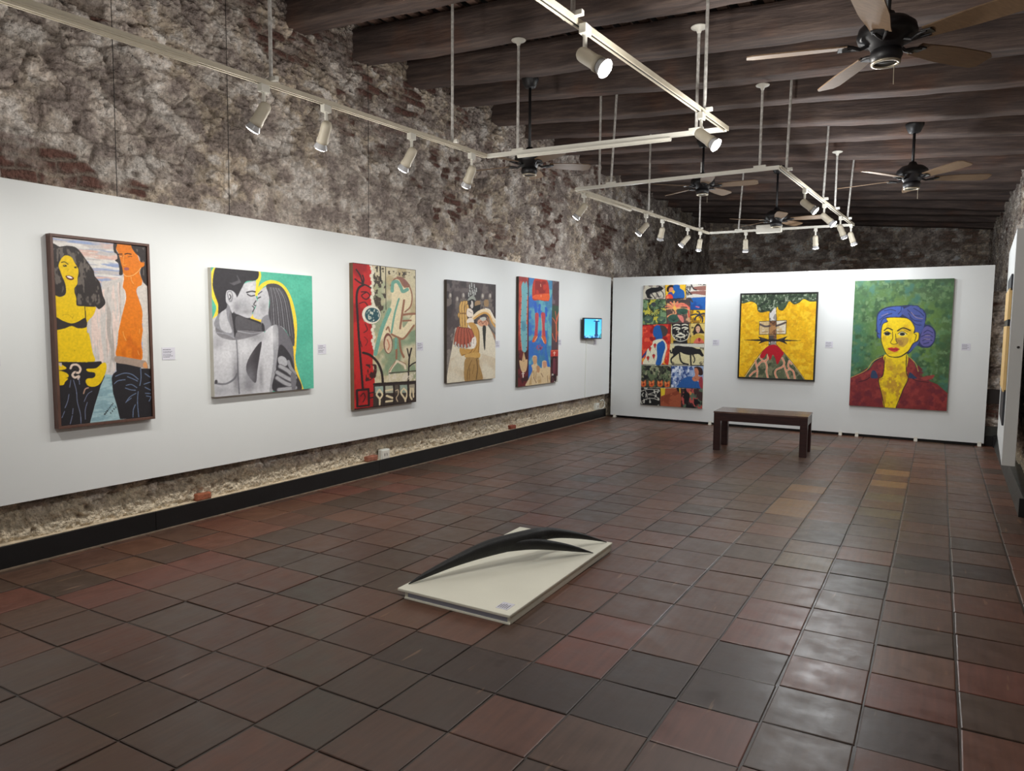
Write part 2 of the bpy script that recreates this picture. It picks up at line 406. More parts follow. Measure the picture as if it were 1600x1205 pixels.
def build_floor():
    vs, fs, cols = [], [], []
    r = random.Random(5)
    pal = [srgb(86, 59, 47), srgb(92, 62, 49), srgb(82, 57, 46), srgb(77, 58, 48), srgb(92, 62, 47), srgb(74, 57, 47), srgb(84, 61, 49), srgb(94, 60, 47)]
    i0, _ = tile_index(-0.3, 0); i1, _ = tile_index(7.6, 0)
    for i in range(i0, i1+1):
        coff = r.uniform(-0.012, 0.012)
        for j in range(0, 80):
            x0 = TX0+i*TXS; xc = x0+TXS/2
            y0 = TY0+j*TYS+TSK*xc+coff
            if y0 < -3.0 or y0 > 17.7: continue
            c = TILE_COL.get((i, j))
            if c is None:
                c = r.choice(pal); k = r.uniform(0.90, 1.26); c = tuple(a*k for a in c)
                if x0 > 4.0 and y0 > 5 and r.random() < 0.18: c = tuple(a*0.8+b*0.2 for a, b in zip(c, TAN))
            g = r.uniform(0.0028, 0.0046); gy = r.uniform(0.0014, 0.0030)
            tx, ty, dz = r.uniform(-0.006, 0.006), r.uniform(-0.006, 0.006), r.uniform(-0.0012, 0.0012)
            n = len(vs)
            jit = [r.uniform(-0.0024, 0.0024) for _ in range(8)]
            cor = [(x0+g+jit[0], y0+gy+jit[1]-TSK*TXS/2), (x0+TXS-g+jit[2], y0+gy+jit[3]+TSK*TXS/2),
                   (x0+TXS-g+jit[4], y0+TYS-gy+jit[5]+TSK*TXS/2), (x0+g+jit[6], y0+TYS-gy+jit[7]-TSK*TXS/2)]
            mx = sum(p[0] for p in cor)/4; my = sum(p[1] for p in cor)/4
            b = 0.006
            for lv in range(3):
                for (px, py) in cor:
                    ux, uy = px-mx, py-my; L = math.hypot(ux, uy); q = {0: 0.0, 1: 0.0015, 2: b}[lv]*1.41/L
                    z = {0: -0.008, 1: -0.0016, 2: 0.0}[lv]
                    if lv: z += dz+tx*ux+ty*uy
                    vs.append((px-ux*q, py-uy*q, z))
            for lv in range(2):
                for k in range(4):
                    k2 = (k+1) % 4
                    fs.append((n+lv*4+k, n+lv*4+k2, n+lv*4+4+k2, n+lv*4+4+k))
            fs.append((n+8, n+9, n+10, n+11))
            cols += [tuple(a*0.7 for a in c)]*4+[tuple(a*0.8 for a in c)]*4+[c]*4
    n = len(vs)
    vs += [(-0.3, -3, -0.004), (7.6, -3, -0.004), (7.6, 17.8, -0.004), (-0.3, 17.8, -0.004)]
    fs.append((n, n+1, n+2, n+3)); cols += [srgb(58, 48, 42)]*4
    me = bpy.data.meshes.new('floor'); me.from_pydata(vs, [], fs)
    ca = me.color_attributes.new('Col', 'FLOAT_COLOR', 'POINT')
    ca.data.foreach_set('color', np.array([(*c, 1) for c in cols], np.float32).reshape(-1))
    me.materials.append(M_floor)
    return link(bpy.data.objects.new('floor', me))
struct(build_floor())

# ------------------------------------------------------------------ ceiling: battens under a dark deck, falling to the right
def build_ceiling():
    bm = bmesh.new()
    def zc(x): return BEAM_Z0-BEAM_S*x
    top = 0.30
    v = [bm.verts.new((x, y, zc(x)+top+0.10)) for x, y in ((-0.4, -3), (7.6, -3), (7.6, 17.9), (-0.4, 17.9))]
    bm.faces.new(v)
    for f in bm.faces: f.material_index = 1
    x = -0.2
    while x < 6.2:
        wd = random.uniform(0.07, 0.10)
        z = zc(x)
        vs = [bm.verts.new((x+a, y, z+top+b)) for y in (0.0, 17.8) for a, b in ((0, 0), (wd, -BEAM_S*wd), (wd, 0.03-BEAM_S*wd), (0, 0.03))]
        for q in ((0, 1, 2, 3), (7, 6, 5, 4), (0, 4, 5, 1), (1, 5, 6, 2), (2, 6, 7, 3), (3, 7, 4, 0)):
            bm.faces.new([vs[k] for k in q]).material_index = 0
        x += wd+random.uniform(0.08, 0.11)
    return obj('ceiling', bm, [M_batten, M_deck])
struct(build_ceiling())

BEAM_Y = [1.80, 2.64, 3.47, 4.30, 5.14, 5.98, 6.76, 7.62, 8.45, 9.30, 10.15, 11.0, 11.85, 12.7, 13.55, 14.4, 15.25, 16.1, 16.95]
ORD = ['third from the doorway end', 'just above the near right fan', 'second in front of the near left-wall beam end']
def build_beam(k, y0):
    r = random.Random(100+k)
    L = 6.35; n = 90
    wd = r.uniform(0.19, 0.23); ht = r.uniform(0.235, 0.275)
    sd = r.uniform(0, 100)
    prof = []
    for a, b, m in ((0, 0, 5), (wd, 0, 5), (wd, ht, 5), (0, ht, 5)):
        prof.append((a, b))
    # rounded-rectangle section, 24 points
    sec = []
    rc = 0.022
    pts = [(rc, 0), (wd*0.33, 0), (wd*0.66, 0), (wd-rc, 0), (wd-rc*0.3, rc*0.3), (wd, rc), (wd, ht*0.25), (wd, ht*0.5), (wd, ht*0.75), (wd, ht),
           (wd*0.5, ht), (0, ht), (0, ht*0.75), (0, ht*0.5), (0, ht*0.25), (0, rc), (rc*0.3, rc*0.3)]
    bm = bmesh.new(); rings = []
    for i in range(n+1):
        s = L*i/n
        bow = 0.016*math.sin(s*0.9+sd)+0.006*math.sin(s*2.3+sd*2)
        bowy = 0.020*math.sin(s*0.7+sd*3)
        ring = []
        for (a, b) in pts:
            q = Vector((s*1.6, a*9+sd, b*9))
            d1 = mnoise.noise(q)*0.010; d2 = mnoise.noise(Vector((s*5, a*14+sd, b*14+3)))*0.008
            ca, cb = a-wd/2, b-ht/2; l = max(1e-4, math.hypot(ca, cb))
            ring.append(bm.verts.new((s, a+bowy+ca/l*(d1+d2), b+bow*(1 if b < ht*0.9 else 0.3)+cb/l*(d1+d2))))
        rings.append(ring)
    m = len(pts)
    for a, b in zip(rings, rings[1:]):
        for q in range(m):
            bm.faces.new((a[q], a[(q+1) % m], b[(q+1) % m], b[q]))
    bm.faces.new(rings[0][::-1]); bm.faces.new(rings[-1])
    o = obj('ceiling_beam', bm, M_beam, None, True)
    o.location = (-0.28, y0+BEAM_K*0.28, BEAM_Z0+BEAM_S*0.28)
    d = Vector((1, -BEAM_K, -BEAM_S)).normalized()
    yv = Vector((BEAM_K, 1, 0)).normalized(); zv = d.cross(yv).normalized()
    o.rotation_euler = Matrix((d, yv, zv)).transposed().to_euler()
    return o


# ------------------------------------------------------------------ roof beams
NTH = ['third', 'second', 'first', 'first', 'second', 'third', 'fourth', 'fifth', 'sixth', 'seventh', 'eighth', 'ninth', 'tenth', 'eleventh', 'twelfth', 'thirteenth', 'fourteenth', 'fifteenth', 'sixteenth']
for k, y0 in enumerate(BEAM_Y):
    if k < 2: continue
    b = build_beam(k, y0)
    if k == 2: lab = 'rough timber roof beam just above the top edge of the photo, nearest of all'
    elif k == 3: lab = 'rough timber roof beam ending highest on the left wall, at the top edge of the photo'
    elif k == len(BEAM_Y)-1: lab = 'rough timber roof beam right against the far stone wall'
    else: lab = 'rough timber roof beam, %s from the top along the left wall' % NTH[k]
    tag(b, lab, 'beam', 'roof beams')

# ------------------------------------------------------------------ skirting
def simple(name, m, *boxes, bevel=0.0):
    bm = bmesh.new()
    for q in boxes: bx(bm, *q, bevel=bevel)
    return obj(name, bm, m)
bm = bmesh.new()
for a, c in ((-3, 2.95), (2.953, 5.40), (5.403, 8.2), (8.203, 11.24)):
    bx(bm, -0.064, -0.045, a, c, 0.0, 0.150, bevel=0.002)
struct(obj('baseboard_left', bm, M_black_skirt))
bm = bmesh.new(); bx(bm, -0.05, -0.028, -3, 11.2, -0.004, 0.007)
struct(obj('trim_1', bm, M_mortar))
bm = bmesh.new(); bx(bm, -0.16, -0.0645, -3, 11.24, 0.0, 0.153)
struct(obj('trim_5', bm, M_ledge))
bm = bmesh.new()
vs = [bm.verts.new(p) for p in ((5.555, 7.13, 0), (5.73, 7.13, 0), (5.73, 7.13, 0.15), (5.585, 7.13, 0.15), (5.615, 11.3, 0), (5.73, 11.3, 0), (5.73, 11.3, 0.15), (5.645, 11.3, 0.15))]
for q in ((0, 1, 2, 3), (7, 6, 5, 4), (0, 4, 5, 1), (1, 5, 6, 2), (2, 6, 7, 3), (3, 7, 4, 0)): bm.faces.new([vs[i] for i in q])
struct(obj('baseboard_right', bm, M_grey_skirt))
struct(simple('trim_2', M_black_skirt, (5.553, 5.64, 7.10, 7.128, 0, 0.158), bevel=0.002))
bm = bmesh.new(); bx(bm, 5.51, 5.66, 11.36, 11.42, 0.0, 0.13, bevel=0.004); bx(bm, 5.60, 5.68, 11.22, 11.36, 0.0, 0.15, bevel=0.004)
struct(obj('baseboard_back', bm, M_black_skirt))
struct(simple('trim_3', M_grey_skirt, (5.51, 5.68, 11.37, 11.5, 0.13, 0.27), bevel=0.006))
# low masonry pier behind the free end of the back panel, with a dark slab across it
struct(stone_wall('wall_pier', (5.51, 11.41, 0), (1, 0, 0), (0, -1, 0), 0.0, 0.17, 0.26, 2.1, 0.012, 51))
struct(simple('trim_4', M_deck, (5.50, 5.68, 11.33, 11.45, 0.585, 0.775), bevel=0.004))

# ------------------------------------------------------------------ display panels
BACK = 11.265
t = thing('display_panel', 'long white display panel hung along the left stone wall carrying the paintings', 'partition', (0, 6, 0.42))
T0 = Vector(t.location)
def child(name, bm, m, parent, smooth=False):
    """mesh given in world coordinates, parented to a thing at its place"""
    bmesh.ops.translate(bm, verts=bm.verts[:], vec=-PARENT_AT(parent))
    return obj(name, bm, m, parent, smooth)
def PARENT_AT(p):
    v = Vector((0, 0, 0))
    while p is not None:
        v += Vector(p.location); p = p.parent
    return v
bm = bmesh.new(); bx(bm, -0.045, 0.0, 0.6, BACK-0.012, 0.42, 2.44, bevel=0.002)
child('panel_board', bm, M_panel, t)
for y, z1 in ((2.74, 4.44), (3.64, 4.14), (5.245, 4.14)):
    bm = bmesh.new(); tube(bm, [(-0.022, y, 2.43), (-0.020, y+0.006, 3.2), (-0.022, y+0.012, z1)], 0.0028, 6)
    child('hanging_cable', bm, M_cable, t)
t = thing('display_panel', 'free-standing white display panel across the far end on small white feet', 'partition', (2.75, BACK, 0))
bm = bmesh.new(); bx(bm, 0.03, 5.50, BACK, BACK+0.045, 0.04, 2.44, bevel=0.002)
child('panel_board', bm, M_panel, t)
for x in (0.11, 1.79, 3.73, 3.95, 4.70, 5.45):
    bm = bmesh.new(); bx(bm, x-0.022, x+0.022, BACK-0.03, BACK+0.10, 0.0, 0.012); bx(bm, x-0.022, x+0.022, BACK-0.012, BACK+0.055, 0.01, 0.06)
    child('foot', bm, M_white, t)
bm = bmesh.new(); bx(bm, 0.04, 5.45, BACK+0.06, BACK+0.10, 0.0, 0.10)
child('base_rail', bm, M_black_skirt, t)
# right panel, slightly askew on the right wall
t = thing('display_panel', 'white display panel seen edge-on against the right wall', 'partition', (5.435, 7.42, 0.38))
bm = bmesh.new()
def skew_box(bm, x0, x1, y0, y1, z0, z1, k, bevel=0.0):
    n0 = set(bm.verts); bx(bm, x0, x1, y0, y1, z0, z1, bevel=bevel)
    for v in bm.verts:
        if v not in n0: v.co.x += k*(v.co.y-y0)
skew_box(bm, 5.436, 5.535, 7.42, 9.62, 0.375, 2.44, 0.045, bevel=0.004)
child('panel_board', bm, M_panel, t)
bm = bmesh.new(); lathe(bm, [(0.011, 0), (0.011, 0.004)], 12, Matrix.Translation((5.50, 7.417, 1.42)) @ Matrix.Rotation(PI/2, 4, 'X'))
child('screw', bm, M_cable, t)
for dx, y in ((0.05, 7.6), (0.06, 9.4)):
    bm = bmesh.new(); skew_box(bm, 5.53, 5.69, y, y+0.05, 1.9, 1.95, 0)
    child('wall_bracket', bm, M_white, t)

# ------------------------------------------------------------------ artworks on the right panel
t = thing('painting', 'tall tan and black artwork on the edge-on right panel', 'painting', (5.42, 7.9, 0.85))
for (z0, z1, m, pr, nm) in ((1.66, 1.935, M_tan, 0.026, 'tan_canvas'), (1.02, 1.605, M_tan, 0.026, 'tan_canvas'), (1.915, 2.06, M_darkpaint, 0.016, 'black_canvas'), (0.72, 1.04, M_darkpaint, 0.016, 'black_canvas'), (1.60, 1.665, M_blackframe, 0.022, 'black_spacer')):
    bm = bmesh.new(); skew_box(bm, 5.4395-pr, 5.4375, 7.50, 8.55, z0, z1, 0.045, bevel=0.002)
    child(nm, bm, m, t)
t = thing('caption_card', 'small caption card beside the tan and black artwork', 'caption', (5.437, 7.56, 1.60))
bm = bmesh.new(); skew_box(bm, 5.4335, 5.437, 7.432, 7.49, 1.56, 1.65, 0.045)
child('card', bm, M_card, t)
bm = bmesh.new(); skew_box(bm, 5.4325, 5.434, 7.44, 7.482, 1.575, 1.592, 0.045); child('text', bm, M_ink, t)

# ------------------------------------------------------------------ caption cards
def card(pos, axis, label):
    t = thing('caption_card', label, 'caption', pos, 0 if axis == 'x' else -PI/2, 'caption cards')
    w, h = 0.103, 0.092
    bm = bmesh.new(); bx(bm, -0.001, 0.003, 0, w, -h, 0); obj('card', bm, M_card, t)
    bm = bmesh.new()
    r = random.Random(int(pos[0]*100+pos[1]*37))
    for i, z in enumerate((-0.013, -0.028, -0.037, -0.052, -0.061, -0.070)):
        L = (0.058 if i == 0 else r.uniform(0.045, 0.082)); y = 0.008
        while y < 0.008+L:
            q = r.uniform(0.004, 0.014); bx(bm, 0.0028, 0.0034, y, min(y+q, 0.095), z-(0.006 if i == 0 else 0.0042), z); y += q+0.003
    obj('text', bm, M_ink, t)
for y, lab in ((1.868, 'white caption card at the left edge of the photo'), (3.015, 'white caption card right of the painting of a couple standing'),
               (4.531, 'white caption card right of the kissing couple painting'), (5.972, 'white caption card right of the red and cream bending-figure painting'),
               (7.560, 'white caption card right of the painting of a figure carrying bananas'), (9.305, 'white caption card right of the blue painting with red legs'),
               (10.58, 'tiny white caption card just below the blue screen')):
    z = 1.385 if y < 10.5 else 1.372
    card((0.0, y, z), 'x', lab)
for x, lab in ((1.795, 'white caption card right of the tall collage painting'), (3.470, 'white caption card right of the yellow volcano painting'), (5.178, 'white caption card right of the blue-haired woman portrait')):
    card((x, BACK, 1.39), 'y', lab)

# ------------------------------------------------------------------ wall screen
t = thing('wall_screen', 'small flat screen showing a blue video on the left panel near the corner', 'screen', (0.0, 10.33, 1.39))
M = Matrix.Translation((0.085, 10.335, 1.555)) @ Matrix.Rotation(math.radians(-6), 4, 'Z')
bm = bmesh.new(); bx(bm, -0.02, 0.013, -0.285, 0.285, -0.172, 0.172, bevel=0.006, M=M); child('bezel', bm, M_screenframe, t)
bm = bmesh.new(); bx(bm, 0.0, 0.065, 10.20, 10.42, 1.46, 1.66, bevel=0.003); child('wall_mount', bm, M_screenframe, t)
def screen_art():
    n, m = 90, 56
    y = np.linspace(0, 1, n)[:, None]*np.ones((1, m)); z = np.linspace(0, 1, m)[None, :]*np.ones((n, 1))
    top = np.array(srgb(70, 178, 235)); bot = np.array(srgb(90, 200, 240))
    c = top*z[..., None]+bot*(1-z[..., None])
    def put(mask, col): c[mask] = col
    dk = np.array(srgb(24, 62, 104)); pier = (np.abs(y-0.70) < 0.075+0.03*(z < 0.2)) & (z > 0.1) & (z < 0.86)
    put(pier, dk); put((np.abs(y-0.70) < 0.17) & (z > 0.84) & (z < 0.90), dk)
    put((np.abs(y-0.72) < 0.055) & (z > 0.90) & (z < 0.96), np.array(srgb(180, 220, 240)))
    nn = fbm(y*9, z*7, 3, 5); low = z < 0.10+0.20*(nn-0.25)
    put(low, np.array(srgb(34, 96, 150))); put(low & (nn > 0.55), np.array(srgb(110, 190, 225)))
    put((y > 0.80) & (z < 0.45) & (fbm(y*14, z*6, 3, 8) > 0.55), np.array(srgb(60, 140, 150)))
    put((y < 0.02) | (y > 0.98) | (z < 0.02) | (z > 0.98), np.array(srgb(8, 10, 12)))
    Y = -0.275+0.55*y; Z = -0.162+0.324*z; X = np.full(Y.shape, 0.0137)
    P = np.stack([X, Y, Z], -1)
    R = np.array(M.to_3x3()); P = P @ R.T+np.array(M.translation)-np.array(PARENT_AT(t))
    m_ = attr_mat('lit_screen', 0.25, 0)
    nt = m_.node_tree; b = nt.nodes['Principled BSDF']
    a = [q for q in nt.nodes if q.type == 'VERTEX_COLOR'][0]
    nt.links.new(a.outputs['Color'], b.inputs['Emission Color']); b.inputs['Emission Strength'].default_value = 0.9
    grid_obj('picture', P, m_, t, False, c, flip=False)
screen_art()
cb = tag(obj('power_cable', tube(bmesh.new(), [(0.0055, 10.30, 1.47), (0.006, 10.285, 1.2), (0.006, 10.27, 0.8), (0.006, 10.268, 0.43)], 0.006, 8), M_outlet), 'white cable running straight down the panel from the blue screen', 'cable')

# ------------------------------------------------------------------ sockets on the stone strip
def outlet(y, z, w, h, label, cable=False):
    t = thing('wall_socket', label, 'socket', (-0.08, y, z), 0, 'wall sockets')
    bm = bmesh.new(); bx(bm, -0.03, 0.022, -w/2, w/2, -h/2, h/2, bevel=0.006); obj('box', bm, M_outlet, t)
    bm = bmesh.new(); bx(bm, 0.020, 0.027, -w/2+0.012, w/2-0.012, -h/2+0.012, h/2-0.012, bevel=0.002); obj('face_plate', bm, M_white, t)
    for a in (-0.022, 0.012):
        bm = bmesh.new(); bx(bm, 0.026, 0.0282, a, a+0.008, -0.015, 0.015); obj('slot', bm, M_slot, t)
    return t
outlet(5.515, 0.195, 0.13, 0.11, 'white socket box on the stone strip under the bending-figure painting')
outlet(10.92, 0.21, 0.13, 0.11, 'white socket box on the stone strip close to the corner')
tag(obj('white_cable', tube(bmesh.new(), [(-0.05, 10.97, 0.17), (-0.03, 11.05, 0.165), (-0.02, 11.12, 0.20), (-0.03, 11.14, 0.27), (-0.05, 11.10, 0.32), (-0.06, 11.02, 0.30)], 0.007, 8), M_outlet), 'loose white cable looping beside the corner socket', 'cable')
for y, w, col, lab in ((5.24, 0.16, srgb(150, 96, 76), 'broken red brick lying on the skirting left of the socket'), (8.06, 0.15, srgb(140, 70, 52), 'dark red brick lying on the skirting under the blue painting'), (3.30, 0.14, srgb(150, 88, 62), 'orange brick chunk on the skirting under the left paintings')):
    bm = bmesh.new(); bx(bm, -0.125, -0.06, y, y+w, 0.151, 0.205, bevel=0.012, seg=2)
    for v in bm.verts: v.co += Vector((0, 1, 1))*0.008*mnoise.noise(v.co*23)
    for v in bm.verts: v.co.z = max(v.co.z, 0.151)
    tag(obj('brick', bm, mat('brick_clay', col, 0.9, noise_amt=0.3, noise_scale=18, bump=0.5, bump_scale=60)), lab, 'brick', 'loose bricks')

# ------------------------------------------------------------------ lighting tracks
def rail_mesh(bm, a, b, w=0.036, h=0.030):
    a, b = Vector(a), Vector(b); d = (b-a); L = d.length; d.normalize()
    s = Vector((-d.y, d.x, 0)).normalized(); u = Vector((0, 0, 1))
    M = Matrix((d, s, u)).transposed().to_4x4(); M.translation = a
    # inverted channel: back and two lips with a dark slot between
    bx(bm, 0, L, -w/2, w/2, h*0.35, h, M=M)
    bx(bm, 0, L, -w/2, -w/2+0.009, 0, h*0.4, M=M); bx(bm, 0, L, w/2-0.009, w/2, 0, h*0.4, M=M)
    return M, L, w, h
def rail(t, a, b, m):
    bm = bmesh.new(); M, L, w, h = rail_mesh(bm, a, b)
    r = child('rail', bm, m, t)
    bm = bmesh.new(); bx(bm, 0.01, L-0.01, -w/2+0.009, w/2-0.009, 0.006, h*0.36, M=M)
    bmesh.ops.translate(bm, verts=bm.verts[:], vec=-PARENT_AT(t)); obj('slot', bm, M_slot, r)
def beam_bottom(x, y):
    return BEAM_Z0-BEAM_S*x
def rod(t, x, y, top=None, canopy=False, z0=ZT+0.028, lean=(0, 0)):
    zt = top if top else beam_bottom(x, y)+0.30
    bm = bmesh.new(); tube(bm, [(x, y, z0), (x+lean[0], y+lean[1], zt)], 0.0115, 10)
    r = child('suspension_rod', bm, M_rod, t)
    bm = bmesh.new(); bx(bm, x-0.055, x+0.055, y-0.014, y+0.014, z0-0.004, z0+0.022, bevel=0.003)
    bmesh.ops.translate(bm, verts=bm.verts[:], vec=-PARENT_AT(r)); obj('coupler', bm, M_white, r)
    if canopy:
        bm = bmesh.new(); lathe(bm, [(0.012, -0.045), (0.022, -0.02), (0.058, -0.006), (0.062, 0.0), (0.058, 0.004)], 24, Matrix.Translation((x+lean[0], y+lean[1], zt)))
        bmesh.ops.translate(bm, verts=bm.verts[:], vec=-PARENT_AT(r)); obj('canopy', bm, M_white, r, True)
def bar(t, a, b, m):
    bm = bmesh.new(); a, b = Vector(a), Vector(b); d = (b-a); L = d.length; d.normalize()
    s = Vector((-d.y, d.x, 0)); M = Matrix((d, s, Vector((0, 0, 1)))).transposed().to_4x4(); M.translation = a
    bx(bm, 0, L, -0.017, 0.017, -0.001, 0.024, bevel=0.003, M=M); bx(bm, 0, L, -0.024, 0.024, 0.012, 0.018, M=M); bx(bm, 0, L, -0.004, 0.004, -0.006, 0.004, M=M)
    child('wiring_bar', bm, m, t)

tA = thing('lighting_track', 'near white rectangular lighting track hanging over the left and middle of the room', 'track lighting', (2.4, 3.5, ZT))
A0, A1, A2, A3 = (1.19, 1.20, ZT), (1.487, 5.111, ZT), (3.49, 5.317, ZT), (3.20, 1.35, ZT)
rail(tA, A0, A1, M_cream); rail(tA, A1, A2, M_white); rail(tA, A2, A3, M_cream); rail(tA, A3, A0, M_cream)
bar(tA, (1.215, 1.20, ZT-0.028), (1.325, 2.46, ZT-0.028), M_cream); bar(tA, (1.80, 5.118, ZT-0.030), (3.09, 5.25, ZT-0.030), M_white)
rod(tA, 1.462, 4.65); rod(tA, 1.785, 5.142, top=3.955, canopy=True); rod(tA, 1.34, 2.953); rod(tA, 3.27, 5.292, top=3.80, canopy=True)
rod(tA, 3.458, 4.86); rod(tA, 3.33, 3.10)
tB = thing('lighting_track', 'far white rectangular lighting track hanging near the back panel', 'track lighting', (2.7, 8.8, ZT))
B0, B1, B2, B3 = (1.529, 6.772, ZT), (3.592, 6.778, ZT), (3.806, 10.902, ZT), (1.802, 10.805, ZT)
rail(tB, B0, B1, M_white); rail(tB, B1, B2, M_cream); rail(tB, B2, B3, M_white); rail(tB, B3, B0, M_cream)
bar(tB, (1.56, 6.95, ZT-0.028), (1.615, 8.10, ZT-0.028), M_cream)
rod(tB, 3.417, 6.776, top=3.79, canopy=True); rod(tB, 3.61, 7.0, lean=(0.02, 0)); rod(tB, 3.70, 8.743, lean=(0.03, 0)); rod(tB, 1.93, 6.773, lean=(0.06, 0))
rod(tB, 1.74, 6.90); rod(tB, 1.65, 8.626); rod(tB, 1.78, 10.40); rod(tB, 2.249, 10.826, lean=(0.06, 0)); rod(tB, 3.735, 9.496, top=3.74, canopy=True); rod(tB, 3.78, 10.408, lean=(0.06, 0))
bm = bmesh.new(); bx(bm, 2.50, 2.87, 10.82, 10.89, ZT-0.035, ZT+0.095, bevel=0.02, seg=3)
child('feed_box', bm, M_white, tB)

# ------------------------------------------------------------------ spotlights
def spotlight(mx, my, d, label, lit=True, energy=60, size=115, blend=1.0, z=ZT, color=(1, 0.965, 0.90), m=None, stem=0.10, fill=5):
    t = thing('track_spotlight', label, 'spotlight', (mx, my, z), 0, 'track spotlights')
    d = Vector(d).normalized(); m = m or M_cream
    bm = bmesh.new(); bx(bm, -0.020, 0.020, -0.032, 0.032, -0.048, -0.0005, bevel=0.004); obj('adapter', bm, M_white, t)
    bm = bmesh.new(); tube(bm, [(0, 0, -0.03), (0, 0, -stem-0.03)], 0.011, 10); obj('stem', bm, M_white, t)
    pv = Vector((0, 0, -stem-0.045))
    Mx = Matrix.Translation(pv-d*0.02) @ frame_to(d)
    bm = bmesh.new()
    lathe(bm, [(0.012, -0.022), (0.026, -0.016), (0.034, -0.002), (0.036, 0.014), (0.036, 0.095), (0.040, 0.104), (0.040, 0.128), (0.034, 0.128), (0.034, 0.10)], 22, Mx, True, True)
    h = obj('lamp_head', bm, m, t, True)
    bm = bmesh.new(); lathe(bm, [(0.030, 0.10), (0.036, 0.135), (0.045, 0.158), (0.0465, 0.166), (0.043, 0.168)], 22, Mx, True, True)
    obj('bulb', bm, M_glass, h, True)
    bm = bmesh.new(); lathe(bm, [(0.043, 0.1675), (0.036, 0.172), (0.018, 0.176), (0.004, 0.177)], 22, Mx, True, True)
    obj('bulb_face', bm, M_bulb if lit else M_glass, h, True)
    if lit and energy > 0:
        L = bpy.data.lights.new('spot_lamp', 'SPOT'); L.energy = energy; L.spot_size = math.radians(size); L.spot_blend = blend
        L.color = color; L.shadow_soft_size = 0.022
        lo = bpy.data.objects.new('spot_lamp', L); link(lo, h)
        p = pv+d*0.175
        lo.matrix_local = Matrix.Translation(p) @ frame_to(-d)
        L2 = bpy.data.lights.new('added_fill', 'POINT'); L2.energy = fill; L2.color = color; L2.shadow_soft_size = 0.05  # added fill light, lifts ceiling and upper walls outside the beam
        l2 = bpy.data.objects.new('added_fill', L2); link(l2, h); l2.location = pv+d*0.24
    return t
WARM, COOL = (1.0, 0.975, 0.93), (0.95, 0.98, 1.0)
LSP = [
 # x, y, target, label, watts, cone, added fill, colour
 (1.322, 2.911, (0.0, 2.55, 1.0), 'cream track spotlight, first from the left on the near track', 46, 102, 9, WARM),
 (1.356, 3.384, (0.05, 3.75, 0.9), 'cream track spotlight turned away, second from the left on the near track', 46, 102, 9, WARM),
 (1.417, 4.192, (0.0, 4.15, 0.95), 'lit cream track spotlight, third from the left on the near track', 46, 102, 9, WARM),
 (1.472, 4.911, (0.05, 5.45, 0.95), 'cream track spotlight nearest the left corner of the near track', 46, 102, 9, WARM),
 (3.372, 3.152, (5.4, 2.9, 1.35), 'bright track spotlight largest in view, pointing right under the near track', 30, 130, 42, WARM),
 (3.460, 4.786, (5.4, 4.4, 1.3), 'bright track spotlight glaring at the right corner of the near track', 26, 130, 42, WARM),
 (1.540, 6.949, (0.0, 6.75, 1.0), 'lit track spotlight at the left end corner of the far track', 50, 102, 9, COOL),
 (1.638, 8.567, (0.0, 8.3, 1.1), 'lit track spotlight second along the left rail of the far track', 48, 102, 9, COOL),
 (1.674, 9.08, (0.6, 10.6, 0.9), 'beige track spotlight turned away, third along the left rail of the far track', 36, 100, 9, COOL),
 (1.735, 9.986, (0.2, 9.6, 1.0), 'lit track spotlight fourth along the left rail of the far track', 38, 105, 9, COOL),
 (1.778, 10.459, (1.25, 11.3, 1.1), 'beige track spotlight by the rear left corner of the far track', 20, 110, 8, COOL),
 (2.356, 10.84, (2.3, 11.3, 1.0), 'beige track spotlight hanging straight down on the far rail, left of the two', 13, 120, 9, COOL),
 (3.324, 10.88, (3.4, 11.3, 1.0), 'beige track spotlight hanging straight down on the far rail, right of the two', 13, 120, 9, COOL),
 (3.647, 7.839, (5.4, 7.9, 1.4), 'lit track spotlight first along the right rail of the far track', 26, 130, 38, COOL),
 (3.700, 8.866, (5.4, 8.9, 1.3), 'lit track spotlight second along the right rail of the far track', 26, 130, 38, COOL),
 (3.755, 9.928, (4.5, 10.9, 1.0), 'lit track spotlight third along the right rail of the far track', 32, 115, 20, COOL),
 (3.800, 10.72, (4.4, 11.3, 1.0), 'pale track spotlight at the rear right corner of the far track', 18, 115, 14, COOL),
 (3.222, 1.55, (2.68, 3.65, 0.1), 'track spotlight just above the top edge of the photo, aimed at the black sculpture', 75, 56, 10, WARM),
 (1.205, 1.36, (0.0, 1.5, 0.95), 'cream track spotlight just beyond the left edge of the photo on the near track', 46, 102, 9, WARM),
]
for (x, y, tg, lab, e, cone, sp, colr) in LSP:
    d = Vector(tg)-Vector((x, y, ZT-0.145))
    spotlight(x, y, d, lab, True, e, cone, color=colr, fill=sp)


